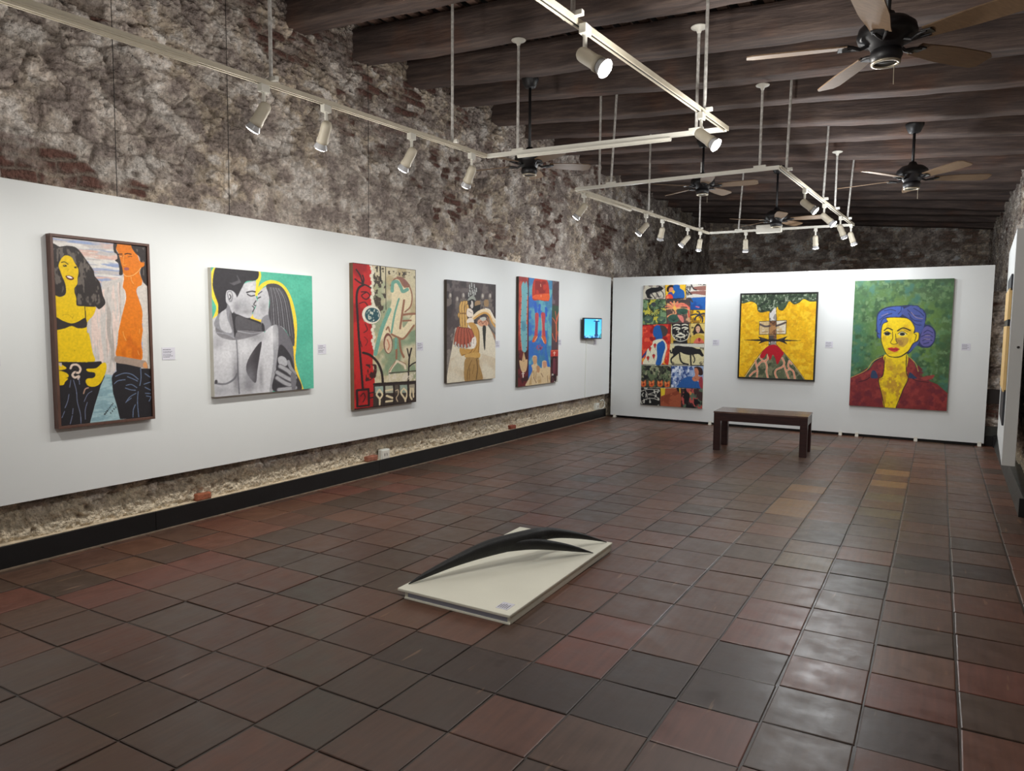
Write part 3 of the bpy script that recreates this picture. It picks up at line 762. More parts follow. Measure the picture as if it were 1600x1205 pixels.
# ------------------------------------------------------------------ ceiling fans
def fan(x, y, zh, zc, R, ang, label, tilt=-12):
    t = thing('ceiling_fan', label, 'fan', (x, y, zh), math.radians(ang), 'ceiling fans')
    bm = bmesh.new(); lathe(bm, [(0.03, zc-zh-0.10), (0.055, zc-zh-0.09), (0.085, zc-zh-0.02), (0.085, zc-zh)], 24); obj('canopy', bm, M_fanblack, t, True)
    bm = bmesh.new(); tube(bm, [(0, 0, zc-zh-0.08), (0, 0, 0.13)], 0.014, 12); obj('downrod', bm, M_fanblack, t, True)
    bm = bmesh.new(); lathe(bm, [(0.03, 0.17), (0.045, 0.14), (0.10, 0.125), (0.14, 0.09), (0.15, 0.05), (0.14, 0.02), (0.09, 0.0), (0.075, -0.03)], 28); obj('motor', bm, M_fanblack, t, True)
    bm = bmesh.new(); lathe(bm, [(0.075, -0.028), (0.082, -0.06), (0.07, -0.09), (0.062, -0.095)], 28); hb = obj('switch_housing', bm, M_fanblack, t, True)
    bm = bmesh.new(); lathe(bm, [(0.060, -0.088), (0.074, -0.092), (0.074, -0.102), (0.060, -0.104), (0.057, -0.096)], 28, None, False, False); obj('metal_ring', bm, M_brass, hb, True)
    bm = bmesh.new(); tube(bm, [(0.06, 0, -0.085), (0.062, 0, -0.20)], 0.0022, 6); obj('pull_chain', bm, M_brass, hb)
    for k in range(5):
        Rz = Matrix.Rotation(2*PI*k/5, 4, 'Z')
        bm = bmesh.new()
        tube(bm, [(0.09, 0, 0.005), (0.13, 0.0, -0.012), (0.17, 0.02, -0.004), (0.215, 0.03, 0.0)], 0.010, 8)
        tube(bm, [(0.13, 0.0, -0.012), (0.17, -0.02, -0.004), (0.215, -0.03, 0.0)], 0.009, 8)
        bx(bm, 0.19, 0.24, -0.045, 0.045, -0.004, 0.004, bevel=0.002)
        bmesh.ops.transform(bm, matrix=Rz, verts=bm.verts[:]); obj('blade_arm', bm, M_fanblack, t)
        bm = bmesh.new(); n = 14; up, dn = [], []
        Mt = Rz @ Matrix.Translation((0.2, 0, 0.004)) @ Matrix.Rotation(math.radians(tilt), 4, 'X')
        L = R-0.2; top = []; 
        out = []
        for i in range(n+1):
            s = i/n; wd = 0.052+0.020*sstep(0, 0.5, s)
            if s > 0.9: wd *= math.sqrt(max(0.12, 1-((s-0.9)/0.1)**2*0.55))
            out.append((s*L, wd))
        loop = [(a, b) for a, b in out]+[(a, -b) for a, b in out[::-1]]
        lo = [bm.verts.new(Mt @ Vector((a, b, -0.0035))) for a, b in loop]; hi = [bm.verts.new(Mt @ Vector((a, b, 0.0035))) for a, b in loop]
        bm.faces.new(lo[::-1]); bm.faces.new(hi)
        for i in range(len(loop)):
            j = (i+1) % len(loop); bm.faces.new((lo[i], lo[j], hi[j], hi[i]))
        obj('blade', bm, M_blade, t)
    return t
def fan_at(x, y, zh, ang, lab, R=0.72):
    fan(x, y, zh, BEAM_Z0-BEAM_S*x+0.0, R, ang, lab)
fan_at(4.587, 4.377, 3.10, 50, 'black ceiling fan with tan blades, large at the top right')
fan_at(4.594, 8.279, 3.10, 22, 'black ceiling fan on a black rod at the right, before the far stone wall')
fan_at(1.347, 6.089, 3.17, 40, 'black ceiling fan partly hidden behind the near track, close to the left wall', 0.62)
fan_at(2.30, 8.75, 3.33, 5, 'black ceiling fan seen just under the far track front rail, in the middle', 0.66)
fan_at(2.87, 10.4, 3.10, 0, 'black ceiling fan farthest away, behind the box on the far track', 0.66)


# ------------------------------------------------------------------ bench
t = thing('bench', 'low dark mahogany bench with square legs in front of the back panel', 'bench', (3.03, 9.23, 0))
X0, X1, Y0, Y1, HT = -0.56, 0.56, -0.28, 0.28, 0.50
BR = Matrix.Rotation(math.radians(3.2), 4, 'Z')
def bpart(name, m, *q, bevel=0.004):
    bm = bmesh.new()
    for b_ in q: bx(bm, *b_, bevel=bevel)
    bmesh.ops.transform(bm, matrix=BR, verts=bm.verts[:]); return obj(name, bm, m, t)
lw = 0.085
for sx in (0, 1):
    for sy in (0, 1):
        xa = X0 if sx == 0 else X1-lw; ya = Y0 if sy == 0 else Y1-lw
        bpart('leg', M_bench, (xa, xa+lw, ya, ya+lw, 0.0, HT-0.012))
bpart('apron', M_bench, (X0+lw-0.002, X1-lw+0.002, Y0+0.002, Y0+0.03, HT-0.115, HT-0.014), (X0+lw-0.002, X1-lw+0.002, Y1-0.03, Y1-0.002, HT-0.115, HT-0.014), (X0+0.002, X0+0.03, Y0+lw-0.002, Y1-lw+0.002, HT-0.115, HT-0.014), (X1-0.03, X1-0.002, Y0+lw-0.002, Y1-lw+0.002, HT-0.115, HT-0.014), bevel=0.002)
sl = [(X0-0.004, X1+0.004, Y0-0.004+i*0.142, Y0-0.004+i*0.142+0.1395, HT-0.016, HT+0.006) for i in range(4)]
bpart('seat', M_benchtop, *sl, bevel=0.003)

# ------------------------------------------------------------------ plinth and sculpture
PLR = math.radians(1.8)
t = thing('plinth', 'low off-white rectangular plinth lying on the tile floor', 'plinth', (2.681, 3.687, 0), PLR)
PW, PL = 0.373, 0.722
bm = bmesh.new(); bx(bm, -PW, PW, -PL, PL, 0.040, 0.056, bevel=0.004, seg=3); obj('top_slab', bm, M_plinth, t)
bm = bmesh.new()
bx(bm, -PW+0.045, -PW+0.065, -PL+0.012, PL-0.02, 0.0, 0.0402, bevel=0.002); bx(bm, PW-0.022, PW-0.003, -PL+0.012, PL-0.02, 0.0, 0.0402, bevel=0.002)
bx(bm, -PW+0.045, PW-0.003, PL-0.04, PL-0.02, 0.0, 0.0402, bevel=0.002); bx(bm, -PW+0.045, PW-0.003, -PL+0.004, -PL+0.024, 0.0, 0.010, bevel=0.002)
obj('base_frame', bm, M_plinth, t)
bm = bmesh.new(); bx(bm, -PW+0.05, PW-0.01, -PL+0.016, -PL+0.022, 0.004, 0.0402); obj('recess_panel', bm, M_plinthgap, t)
t = thing('caption_card', 'caption card lying flat on the near corner of the off-white plinth', 'caption', (2.992, 3.068, 0.0572), PLR)
bm = bmesh.new(); bx(bm, -0.036, 0.036, -0.043, 0.043, -0.0014, 0.0012); obj('card', bm, M_card, t)
bm = bmesh.new()
for i in range(5):
    bx(bm, -0.030+i*0.0125, -0.030+i*0.0125+0.006, -0.034, 0.012+0.02*((i*7) % 3)/3, 0.0011, 0.0016)
obj('text', bm, M_ink, t)

def sculpture():
    t = tag(bpy.data.objects.new('sculpture', None), 'black forked horn-like sculpture arching over the off-white plinth', 'sculpture')
    link(t); t.location = (2.347, 3.034, 0.056)
    A = Vector((2.347, 3.034)); D = (Vector((3.0135, 4.2724))-A).normalized(); S = Vector((D.y, -D.x))   # S: to the right
    def pt(s, off, z): q = D*s+S*off; return Vector((q.x, q.y, z-0.056))
    def prongs(ctrl, n=46):
        # ctrl: (s, off, ztop, zbottom, halfwidth); smooth interpolation
        c = np.array(ctrl, float); k = np.arange(len(c)); u = np.linspace(0, len(c)-1, n)
        def cr(col):
            out = []
            for q in u:
                i = min(int(q), len(c)-2); f = q-i
                p0, p1, p2, p3 = c[max(i-1, 0), col], c[i, col], c[i+1, col], c[min(i+2, len(c)-1), col]
                out.append(0.5*((2*p1)+(-p0+p2)*f+(2*p0-5*p1+4*p2-p3)*f*f+(-p0+3*p1-3*p2+p3)*f**3))
            return out
        bm = bmesh.new(); rings = []
        for s, off, zt, zb, w in zip(*[cr(j) for j in range(5)]):
            zm, hh = (zt+zb)/2, max(0.002, (zt-zb)/2); w = max(0.002, w)
            ring = []
            for q in range(14):
                a = 2*PI*q/14; ca, sa = math.cos(a), math.sin(a)
                ex = 0.75
                ring.append(bm.verts.new(pt(s, off+w*math.copysign(abs(ca)**ex, ca), zm+hh*math.copysign(abs(sa)**ex, sa))))
            rings.append(ring)
        for a, b in zip(rings, rings[1:]):
            for q in range(14): bm.faces.new((a[q], a[(q+1) % 14], b[(q+1) % 14], b[q]))
        bm.faces.new(rings[0][::-1]); bm.faces.new(rings[-1])
        return bm
    obj('horn', prongs([(0.0, 0, 0.060, 0.0562, 0.004), (0.10, 0, 0.108, 0.076, 0.016), (0.30, 0, 0.178, 0.114, 0.027), (0.53, 0, 0.240, 0.140, 0.037), (0.83, -0.005, 0.262, 0.156, 0.045), (0.96, -0.035, 0.250, 0.168, 0.035), (1.10, -0.05, 0.218, 0.156, 0.029), (1.30, -0.068, 0.152, 0.112, 0.019), (1.51, -0.078, 0.060, 0.0562, 0.004)]), M_iron, t, True)
    obj('branch', prongs([(0.62, 0.010, 0.22, 0.152, 0.022), (0.80, 0.028, 0.220, 0.146, 0.031), (0.95, 0.048, 0.188, 0.126, 0.026), (1.12, 0.062, 0.134, 0.092, 0.018), (1.285, 0.066, 0.060, 0.0562, 0.004)]), M_iron, t, True)
sculpture()

ART = {
 'p1': (220, 410, 0.513, [
  ["p",[196,190,188],[-50,-50,1050,-50,1050,1050,-50,1050]],
  ["t",[150,165,200],3,60,0.52,0.1,1,[-50,-50,1050,-50,1050,1050,-50,1050]],
  ["t",[216,182,170],3,50,0.56,0.08,2,[-50,-50,1050,-50,1050,1050,-50,1050]],
  ["t",[222,218,212],4,70,0.6,0.06,3,[-50,-50,1050,-50,1050,1050,-50,1050]],
  ["s",[205,199,194],[483,222,556,212,659,201,707,181,730,185,715,233,732,270,736,318,710,380,670,446,644,501,641,514,614,588,606,672,600,712,555,741,478,743,494,699,490,670,443,661,368,660,344,560,310,488,311,446,404,381,440,371,496,352,513,333,489,282]],
  ["t",[228,206,196],26,6,0.52,0.08,4,[490,264,687,214,681,404,621,514,585,722,478,729,352,584,320,474]],
  ["t",[176,168,162],30,5,0.6,0.06,5,[490,264,687,214,681,404,621,514,585,722,478,729,352,584,320,474]],
  ["l",[238,226,214],47,[730,185,715,233,737,270,736,318,710,380,670,446,641,501]],
  ["s",[208,200,192],[888,239,937,224,1002,216,1010,504,1020,467,1014,717,967,706,953,675,896,663,919,593,910,517,932,466,931,452,928,379,905,316,872,268]],
  ["t",[176,170,160],30,5,0.56,0.06,6,[907,258,991,238,1004,477,999,701,927,664,931,517]],
  ["s",[52,46,45],[-21,55,71,49,147,40,224,44,275,66,318,98,361,129,404,164,412,191,456,218,474,246,489,292,515,333,486,357,440,372,405,357,368,365,333,358,270,362,214,356,179,268,100,301,48,313,6,311,-31,306]],
  ["t",[104,96,90],26,22,0.56,0.05,7,[-4,63,156,45,275,72,403,173,496,334,405,353,227,349,205,268,219,155,111,86,58,136,93,269,57,306,-10,306]],
  ["s",[234,196,14],[132,91,183,100,212,128,241,154,246,179,232,211,228,240,198,263,197,288,210,313,210,340,218,356,302,359,404,360,404,378,375,409,315,446,308,499,328,512,356,609,368,661,165,659,7,656,-3,486,-35,449,-28,315,48,313,91,305,111,287,112,260,103,233,83,207,64,176,50,150,67,123,98,100]],
  ["s",[52,46,45],[-33,419,7,420,67,438,152,452,223,441,296,422,305,469,221,478,152,466,82,479,5,488,-42,490]],
  ["l",[40,34,30],42,[295,358,298,399,297,436]],
  ["l",[30,24,20],42,[79,131,111,127,144,138]],
  ["s",[30,24,20],[133,147,130,149,122,151,112,152,102,152,94,150,92,148,95,145,102,143,112,142,123,143,130,144]],
  ["s",[236,200,60],[111,146,111,147,109,147,106,148,104,147,102,147,101,146,102,145,104,144,106,144,109,144,111,145]],
  ["l",[30,24,20],28,[204,151,224,147,241,150]],
  ["s",[30,24,20],[230,153,229,154,224,156,217,156,211,156,206,155,204,153,206,152,211,150,218,150,224,150,229,151]],
  ["s",[92,30,26],[115,201,157,197,191,205,194,215,162,221,130,215]],
  ["s",[248,240,235],[126,202,155,200,180,208,178,212,147,211]],
  ["l",[196,150,10],19,[145,165,136,175]],
  ["l",[190,150,10],24,[69,409,120,404,162,422]],
  ["l",[190,150,10],24,[176,409,162,427]],
  ["s",[200,160,10],[177,599,177,601,174,602,171,603,168,602,166,601,165,598,166,596,168,595,171,594,175,595,177,596]],
  ["l",[120,90,10],19,[306,360,404,360]],
  ["s",[222,122,22],[657,5,836,3,847,27,893,53,921,88,968,88,970,113,930,128,914,157,938,195,932,224,883,239,869,268,905,326,930,384,921,452,932,503,926,492,904,567,915,618,896,662,795,651,615,637,629,564,647,490,644,499,680,427,720,356,746,308,740,265,714,242,730,194,722,157,709,120,683,60,657,33]],
  ["t",[204,104,16],8,8,0.56,0.08,8,[681,404,924,355,900,517,896,658,627,633,651,495]],
  ["s",[52,46,45],[627,6,668,5,654,33,683,65,705,111,719,143,717,172,679,175,682,144,672,111,639,97,665,84,660,61,630,48]],
  ["s",[52,46,45],[835,-1,1022,-8,1017,211,967,216,938,191,919,153,935,126,970,113,972,89,931,93,912,62,864,40]],
  ["t",[100,94,90],26,20,0.58,0.05,9,[875,16,997,7,992,204,929,152,980,108,931,81]],
  ["l",[28,22,20],52,[673,60,720,57]],
  ["l",[28,22,20],57,[751,56,782,51,823,53]],
  ["l",[60,40,20],24,[685,69,730,67]],
  ["l",[60,40,20],28,[786,70,810,65,834,67]],
  ["s",[250,200,150],[716,70,714,71,710,72,703,72,696,72,692,71,690,70,692,69,697,68,703,68,710,68,715,68]],
  ["l",[244,176,96],24,[737,65,729,91,728,117,761,116]],
  ["s",[160,92,92],[794,137,790,142,778,146,763,147,748,146,737,143,733,139,737,134,748,131,764,129,779,130,790,133]],
  ["l",[244,190,120],33,[722,165,759,180,831,173,890,151,930,126]],
  ["l",[240,180,110],28,[812,183,816,202,838,220]],
  ["l",[244,180,100],29,[696,495,705,520,728,547]],
  ["l",[244,180,100],24,[891,481,885,506]],
  ["l",[244,180,100],24,[857,607,872,632]],
  ["s",[160,190,196],[440,745,549,746,566,846,607,913,643,1016,278,1007,337,931,378,868,428,796]],
  ["t",[136,168,178],5,60,0.54,0.06,10,[449,752,545,753,561,846,614,994,306,996,382,869]],
  ["p",[38,36,40],[-12,655,284,663,443,661,456,679,445,738,478,744,428,796,403,835,357,902,295,1003,-49,1009]],
  ["s",[234,196,14],[450,673,492,672,495,709,460,753,419,786,362,800,297,794,270,769,289,754,345,752,374,740,365,722,300,715,287,700,385,698]],
  ["s",[234,196,14],[-4,661,31,669,81,689,60,698,-6,697]],
  ["s",[234,196,14],[-6,704,73,715,101,734,71,744,-8,743]],
  ["s",[234,196,14],[-8,744,91,747,61,765,45,780,-10,778]],
  ["p",[205,190,176],[10,660,39,662,37,684,9,674]],
  ["l",[222,200,184],116,[123,693,142,676,192,676,223,698,203,719,163,715,139,729,161,744,202,738,197,752]],
  ["l",[60,50,46],24,[164,691,186,702,162,730,189,730]],
  ["l",[176,140,122],68,[244,834,263,810,296,804]],
  ["l",[112,120,148],39,[105,795,120,757]],
  ["l",[112,120,148],39,[147,758,171,817,177,880,202,944,204,996]],
  ["l",[112,120,148],39,[50,904,78,871,95,833]],
  ["l",[112,120,148],39,[16,955,44,923]],
  ["l",[112,120,148],39,[95,993,119,950]],
  ["l",[112,120,148],39,[130,912,122,941]],
  ["l",[112,120,148],39,[246,878,285,840,332,825]],
  ["l",[112,120,148],39,[251,976,253,927,278,884]],
  ["l",[112,120,148],39,[202,750,207,782]],
  ["p",[38,36,40],[604,671,734,685,885,704,895,712,1019,715,1028,1015,624,996,593,912,559,845,549,758,570,734,606,722]],
  ["s",[164,144,130],[607,635,795,651,896,662,953,672,972,712,885,705,734,685,604,670]],
  ["s",[214,150,96],[916,684,953,675,967,710,921,705]],
  ["l",[104,120,150],49,[885,709,885,770,867,811]],
  ["l",[104,120,150],49,[594,749,693,734,782,744,852,774]],
  ["l",[104,120,150],49,[727,755,792,770,842,784]],
  ["l",[104,120,150],49,[577,791,622,775,701,772]],
  ["l",[104,120,150],49,[710,805,770,802,831,822]],
  ["l",[104,120,150],49,[700,820,759,832,815,837]],
  ["l",[104,120,150],49,[819,855,748,873,697,904]],
  ["l",[104,120,150],49,[712,897,763,881]],
  ["l",[104,120,150],49,[845,846,833,907,841,995]],
  ["l",[104,120,150],49,[807,921,781,951,775,992]],
  ["l",[104,120,150],49,[935,743,1002,768]],
  ["l",[104,120,150],49,[918,805,1002,794]],
  ["l",[104,120,150],49,[928,823,1006,846]],
  ["l",[104,120,150],49,[932,859,1005,864]],
  ["l",[104,120,150],49,[942,875,1005,883]],
  ["l",[104,120,150],49,[973,907,1005,877]],
  ["l",[14,14,16],39,[452,962,460,955,465,962]],
  ["l",[14,14,16],39,[466,947,477,952,469,955]],
  ["l",[14,14,16],39,[478,946,486,939,492,946]],
  ["l",[14,14,16],24,[493,931,503,936,496,939]],
  ["l",[14,14,16],24,[505,930,513,923,519,930]],
  ["l",[14,14,16],24,[520,916,530,921,522,923]],
  ["l",[14,14,16],24,[532,914,540,907,546,914]],
  ["l",[14,14,16],24,[547,900,557,905,549,907]],
  ["l",[14,14,16],24,[517,952,527,954,521,958,529,959]],
  ["l",[14,14,16],24,[537,942,546,943,540,948,549,949]],
  ["l",[14,14,16],24,[557,932,566,933,560,938,569,938]],
  ["l",[14,14,16],24,[577,923,586,924,580,929,589,929]],
 ]),
 'p2': (240, 270, 0.828, [
  ["p",[92,186,158],[-50,-50,1050,-50,1050,1050,-50,1050]],
  ["t",[80,172,146],4,6,0.5,0.2,11,[-50,-50,1050,-50,1050,1050,-50,1050]],
  ["l",[250,214,66],319,[74,-9,27,33,6,127,22,226,57,304,29,384,-12,441]],
  ["l",[250,214,66],295,[432,-11,440,46,416,106,407,189,464,118,553,80,659,100,732,176,781,299,803,439,791,620,780,724,801,831,866,1004]],
  ["p",[250,214,66],[286,369,456,422,472,367,416,284,356,368]],
  ["s",[196,196,200],[-37,441,57,359,139,285,204,347,212,488,469,486,450,637,400,836,373,1006,-14,1011,-7,602]],
  ["s",[120,118,122],[52,350,154,233,261,276,355,392,469,489,209,559,36,510]],
  ["s",[140,140,146],[54,361,146,279,168,290,148,394,189,535,77,487,14,441]],
  ["s",[190,190,194],[63,372,118,314,134,394,170,499,77,476]],
  ["s",[56,54,58],[163,290,197,347,327,381,456,422,487,489,352,484,254,480,211,500,193,541,184,441]],
  ["s",[90,88,92],[216,370,355,404,456,440,469,483,268,476,212,488]],
  ["s",[196,196,200],[266,146,295,110,365,88,405,86,403,142,396,187,417,254,387,296,366,332,359,368,316,383,244,360,197,338,177,278,195,229,222,219]],
  ["s",[56,54,58],[35,11,87,-9,231,-11,417,-7,432,49,394,79,312,93,268,151,225,221,188,234,185,192,143,182,128,240,131,302,84,338,54,352,54,282,25,204,11,127]],
  ["t",[92,90,94],10,14,0.58,0.08,12,[123,54,229,42,267,102,199,129,121,99]],
  ["s",[196,196,200],[124,257,133,177,190,175,222,231,183,347,152,290]],
  ["s",[140,140,146],[138,183,173,175,189,209,178,255,153,258,139,222]],
  ["s",[205,205,208],[146,190,172,187,176,223,159,247]],
  ["l",[50,48,52],74,[158,201,168,221,157,239]],
  ["l",[44,42,46],111,[317,178,363,167,397,170]],
  ["l",[60,58,62],98,[322,192,354,205,390,199]],
  ["l",[60,58,62],86,[366,285,384,302,369,332]],
  ["l",[90,88,92],98,[403,242,381,273,402,282]],
  ["s",[196,196,200],[508,120,529,115,539,172,528,281,520,354,445,394,379,378,374,335,398,296,420,238,419,191,461,145]],
  ["l",[60,58,62],86,[421,221,447,209]],
  ["l",[80,78,82],74,[426,188,463,163]],
  ["s",[140,140,146],[454,391,525,354,560,446,499,489,455,467]],
  ["s",[56,54,58],[453,422,478,440,481,489,455,477]],
  ["s",[78,76,80],[508,109,598,92,677,124,738,213,768,337,792,490,781,620,715,503,653,452,560,458,543,415,523,342,538,244,524,172]],
  ["l",[112,110,116],49,[537,124,550,244,553,440]],
  ["l",[150,150,156],49,[550,125,570,243,579,452]],
  ["l",[112,110,116],49,[563,126,591,242,606,464]],
  ["l",[150,150,156],49,[577,126,612,242,633,477]],
  ["l",[112,110,116],49,[590,127,633,241,660,490]],
  ["l",[150,150,156],49,[603,128,654,240,687,502]],
  ["l",[112,110,116],49,[616,129,676,240,715,515]],
  ["l",[150,150,156],49,[629,130,697,239,743,528]],
  ["l",[112,110,116],49,[643,131,719,238,771,542]],
  ["s",[206,206,210],[491,489,560,442,653,449,715,515,759,619,712,696,633,699,602,808,561,981,363,1005,400,836,432,649,465,538]],
  ["s",[110,108,114],[591,458,653,452,723,522,772,619,783,751,800,884,855,1003,556,990,587,807,587,641]],
  ["s",[160,160,165],[568,452,614,452,619,616,584,807,557,981,518,985,562,742,565,590]],
  ["s",[62,60,64],[634,604,745,697,792,831,855,1003,558,990,591,807]],
  ["s",[66,62,66],[446,573,347,671,297,762,306,837,380,911,401,811,428,686]],
  ["s",[180,180,184],[614,712,656,700,699,728,705,780,647,784,616,757]],
  ["l",[150,150,155],270,[720,748,743,802,792,857]],
  ["l",[104,102,108],405,[631,786,710,826,792,891]],
  ["l",[168,168,172],283,[631,786,710,826,792,891]],
  ["l",[104,102,108],405,[599,836,693,885,783,924]],
  ["l",[168,168,172],283,[599,836,693,885,783,924]],
  ["l",[104,102,108],405,[598,883,677,930,761,962]],
  ["l",[168,168,172],283,[598,883,677,930,761,962]],
  ["l",[104,102,108],405,[615,985,708,983,791,981]],
  ["l",[168,168,172],283,[615,985,708,983,791,981]],
  ["s",[120,118,124],[743,855,800,871,791,992,757,1003]],
  ["l",[120,120,126],111,[209,547,216,679,216,826,224,987]],
  ["l",[120,120,126],147,[12,892,99,902,176,870,210,825]],
  ["s",[70,68,72],[32,882,30,890,25,896,18,897,12,895,7,888,6,880,8,872,13,866,20,864,26,867,31,873]],
  ["l",[150,150,156],98,[31,499,129,513,189,541]],
  ["l",[160,160,165],98,[226,488,352,507,454,495]],
  ["g",[140,140,146],0.7,326,857,66,100],
  ["g",[150,150,156],0.6,56,950,82,36],
  ["g",[225,225,228],0.7,109,676,82,107],
  ["g",[150,150,156],0.6,282,275,70,47],
  ["g",[228,228,230],0.6,350,133,31,35],
  ["g",[150,150,155],0.6,474,294,37,61],
  ["g",[96,94,100],0.55,198,849,31,136],
  ["g",[150,148,154],0.6,46,580,53,47],
  ["g",[120,118,124],0.5,394,537,89,37],
  ["g",[110,108,114],0.5,316,931,74,51],
  ["g",[225,225,228],0.6,290,633,58,73],
  ["g",[110,108,114],0.5,219,300,30,47],
  ["g",[228,228,230],0.6,566,539,38,76],
  ["g",[110,108,114],0.5,437,863,24,115],
  ["g",[120,118,122],0.5,315,333,57,22],
 ]),
 'p3': (170, 340, 0.451, [
  ["p",[206,196,164],[-50,-50,1050,-50,1050,1050,-50,1050]],
  ["t",[184,168,130],5,7,0.55,0.1,21,[-50,-50,1050,-50,1050,1050,-50,1050]],
  ["t",[150,160,130],3,5,0.62,0.08,22,[-50,-50,1050,-50,1050,1050,-50,1050]],
  ["t",[70,60,50],22,34,0.56,0.03,23,[301,0,491,0,493,317,433,338,309,309]],
  ["t",[60,52,44],30,50,0.56,0.03,24,[530,30,981,22,978,70,538,66]],
  ["l",[40,34,30],103,[407,1,415,106]],
  ["l",[60,50,44],51,[491,2,493,307]],
  ["t",[130,150,120],4,6,0.45,0.15,26,[340,633,611,513,986,450,985,764,572,773,345,796]],
  ["s",[186,34,34],[-37,-8,270,-8,282,91,267,220,256,290,147,307,149,391,264,410,294,581,280,682,310,825,295,1009,-37,1010]],
  ["t",[150,22,26],5,6,0.56,0.06,25,[0,0,257,2,254,290,284,591,283,998,4,992]],
  ["s",[222,214,196],[290,3,287,11,278,16,267,19,255,17,246,12,242,5,245,-2,254,-8,266,-11,278,-9,287,-4]],
  ["s",[222,214,196],[304,27,301,35,292,41,280,43,268,42,259,36,256,29,259,22,268,16,279,13,291,15,300,20]],
  ["s",[222,214,196],[318,51,315,59,306,65,294,67,282,66,273,61,270,53,273,46,281,40,293,38,305,39,314,44]],
  ["s",[222,214,196],[292,77,289,85,280,91,268,93,257,91,248,86,244,79,247,72,256,66,268,63,280,65,289,70]],
  ["s",[222,214,196],[306,102,303,109,294,115,282,117,270,116,261,111,258,103,261,96,270,90,281,88,293,89,302,94]],
  ["s",[222,214,196],[320,126,317,134,308,139,296,142,284,140,275,135,272,128,275,120,283,114,295,112,307,114,316,119]],
  ["s",[222,214,196],[294,152,291,159,282,165,270,167,258,166,250,161,246,153,249,146,258,140,270,138,282,139,291,144]],
  ["s",[222,214,196],[308,176,305,184,296,190,284,192,272,190,263,185,260,178,263,170,271,164,283,162,295,164,304,169]],
  ["s",[222,214,196],[322,201,319,209,310,214,298,217,286,215,277,210,274,202,277,195,285,189,297,187,309,188,318,194]],
  ["s",[222,214,196],[296,227,293,234,284,240,272,242,260,240,251,235,248,228,251,220,260,214,272,212,284,214,293,219]],
  ["s",[222,214,196],[310,251,307,259,298,264,286,267,274,265,265,260,262,252,265,245,273,239,285,237,297,239,306,244]],
  ["s",[222,214,196],[324,276,321,284,312,289,300,291,288,290,279,284,275,277,279,269,287,264,299,261,311,263,320,269]],
  ["s",[222,214,196],[328,427,325,435,316,440,304,442,292,440,283,435,279,427,282,420,291,414,303,412,315,414,324,419]],
  ["s",[222,214,196],[302,452,299,460,290,465,278,467,266,465,257,460,254,452,257,445,266,439,278,437,290,439,299,445]],
  ["s",[222,214,196],[316,477,313,485,304,490,292,492,280,490,271,485,268,477,271,470,279,464,291,462,303,464,313,470]],
  ["s",[222,214,196],[330,503,327,510,318,516,306,518,294,516,285,510,281,502,284,495,293,489,305,487,317,490,326,495]],
  ["s",[222,214,196],[304,528,301,535,292,541,280,543,268,541,259,535,256,527,259,520,267,514,279,513,292,515,301,520]],
  ["s",[222,214,196],[318,553,315,561,306,566,294,568,282,566,273,560,270,553,273,545,281,540,293,538,306,540,315,546]],
  ["s",[222,214,196],[332,579,329,586,320,592,308,594,296,591,287,586,283,578,286,571,295,565,307,563,319,565,329,571]],
  ["l",[38,26,26],144,[158,144,80,171,51,235,61,342,77,490,97,638,128,854]],
  ["l",[38,26,26],103,[143,140,110,87,51,46]],
  ["l",[38,26,26],103,[143,140,90,129,33,111]],
  ["l",[38,26,26],103,[149,140,207,148,262,161]],
  ["l",[38,26,26],103,[145,140,157,110,142,81]],
  ["l",[70,20,24],82,[123,194,198,192,246,216,188,242,124,219,198,192]],
  ["l",[70,20,24],72,[93,273,167,262,222,291]],
  ["l",[90,20,24],72,[171,410,204,450,151,470]],
  ["l",[80,24,24],62,[99,529,121,569]],
  ["l",[110,20,24],62,[162,500,206,530,174,560]],
  ["l",[38,26,26],164,[139,609,247,629,359,684,420,758,436,836]],
  ["t",[60,30,28],20,26,0.52,0.04,27,[156,689,342,694,345,796,170,810]],
  ["s",[222,216,200],[408,344,390,377,338,401,268,410,198,402,148,379,129,347,146,316,196,292,265,282,335,289,388,312]],
  ["s",[38,78,88],[397,347,382,372,340,391,283,398,226,392,185,374,169,349,184,324,224,305,280,298,338,304,381,321]],
  ["t",[200,205,190],18,30,0.58,0.04,28,[201,321,287,298,387,328,378,379,268,395,180,361]],
  ["s",[226,212,176],[570,131,643,82,763,99,861,122,927,183,911,274,785,324,775,434,931,345,989,337,967,418,802,505,634,504,558,471,404,532,322,632,304,612,435,430,561,285,589,213]],
  ["s",[140,96,84],[666,66,786,72,898,126,788,137,715,90]],
  ["l",[150,104,80],103,[571,136,643,82,738,89,800,136,873,123,930,194,904,274,807,318]],
  ["l",[112,164,146],246,[595,171,609,114,679,102,735,136,770,169,850,152]],
  ["l",[112,164,146],133,[705,225,633,336,577,476]],
  ["l",[112,164,146],267,[553,306,464,399,399,481,322,622]],
  ["l",[150,104,80],154,[792,234,759,334,722,440]],
  ["l",[150,104,80],164,[767,341,869,333,973,330]],
  ["l",[150,104,80],123,[773,385,908,380]],
  ["l",[150,104,80],144,[582,483,681,505,790,512,959,418]],
  ["l",[150,104,80],164,[710,513,732,598,783,652]],
  ["l",[112,164,146],164,[653,513,646,586]],
  ["l",[150,104,80],144,[661,597,658,660]],
  ["l",[222,206,180],185,[664,681,571,731,544,761]],
  ["l",[222,206,180],164,[675,681,785,710,810,738]],
  ["l",[150,104,80],51,[640,680,537,751]],
  ["l",[150,104,80],51,[699,676,821,706]],
  ["s",[120,74,64],[598,549,589,586,563,613,526,623,489,612,461,585,450,547,459,511,485,484,521,474,558,484,587,511]],
  ["s",[214,190,160],[586,556,580,587,559,610,530,618,501,609,479,586,471,555,478,524,498,502,526,493,556,502,578,525]],
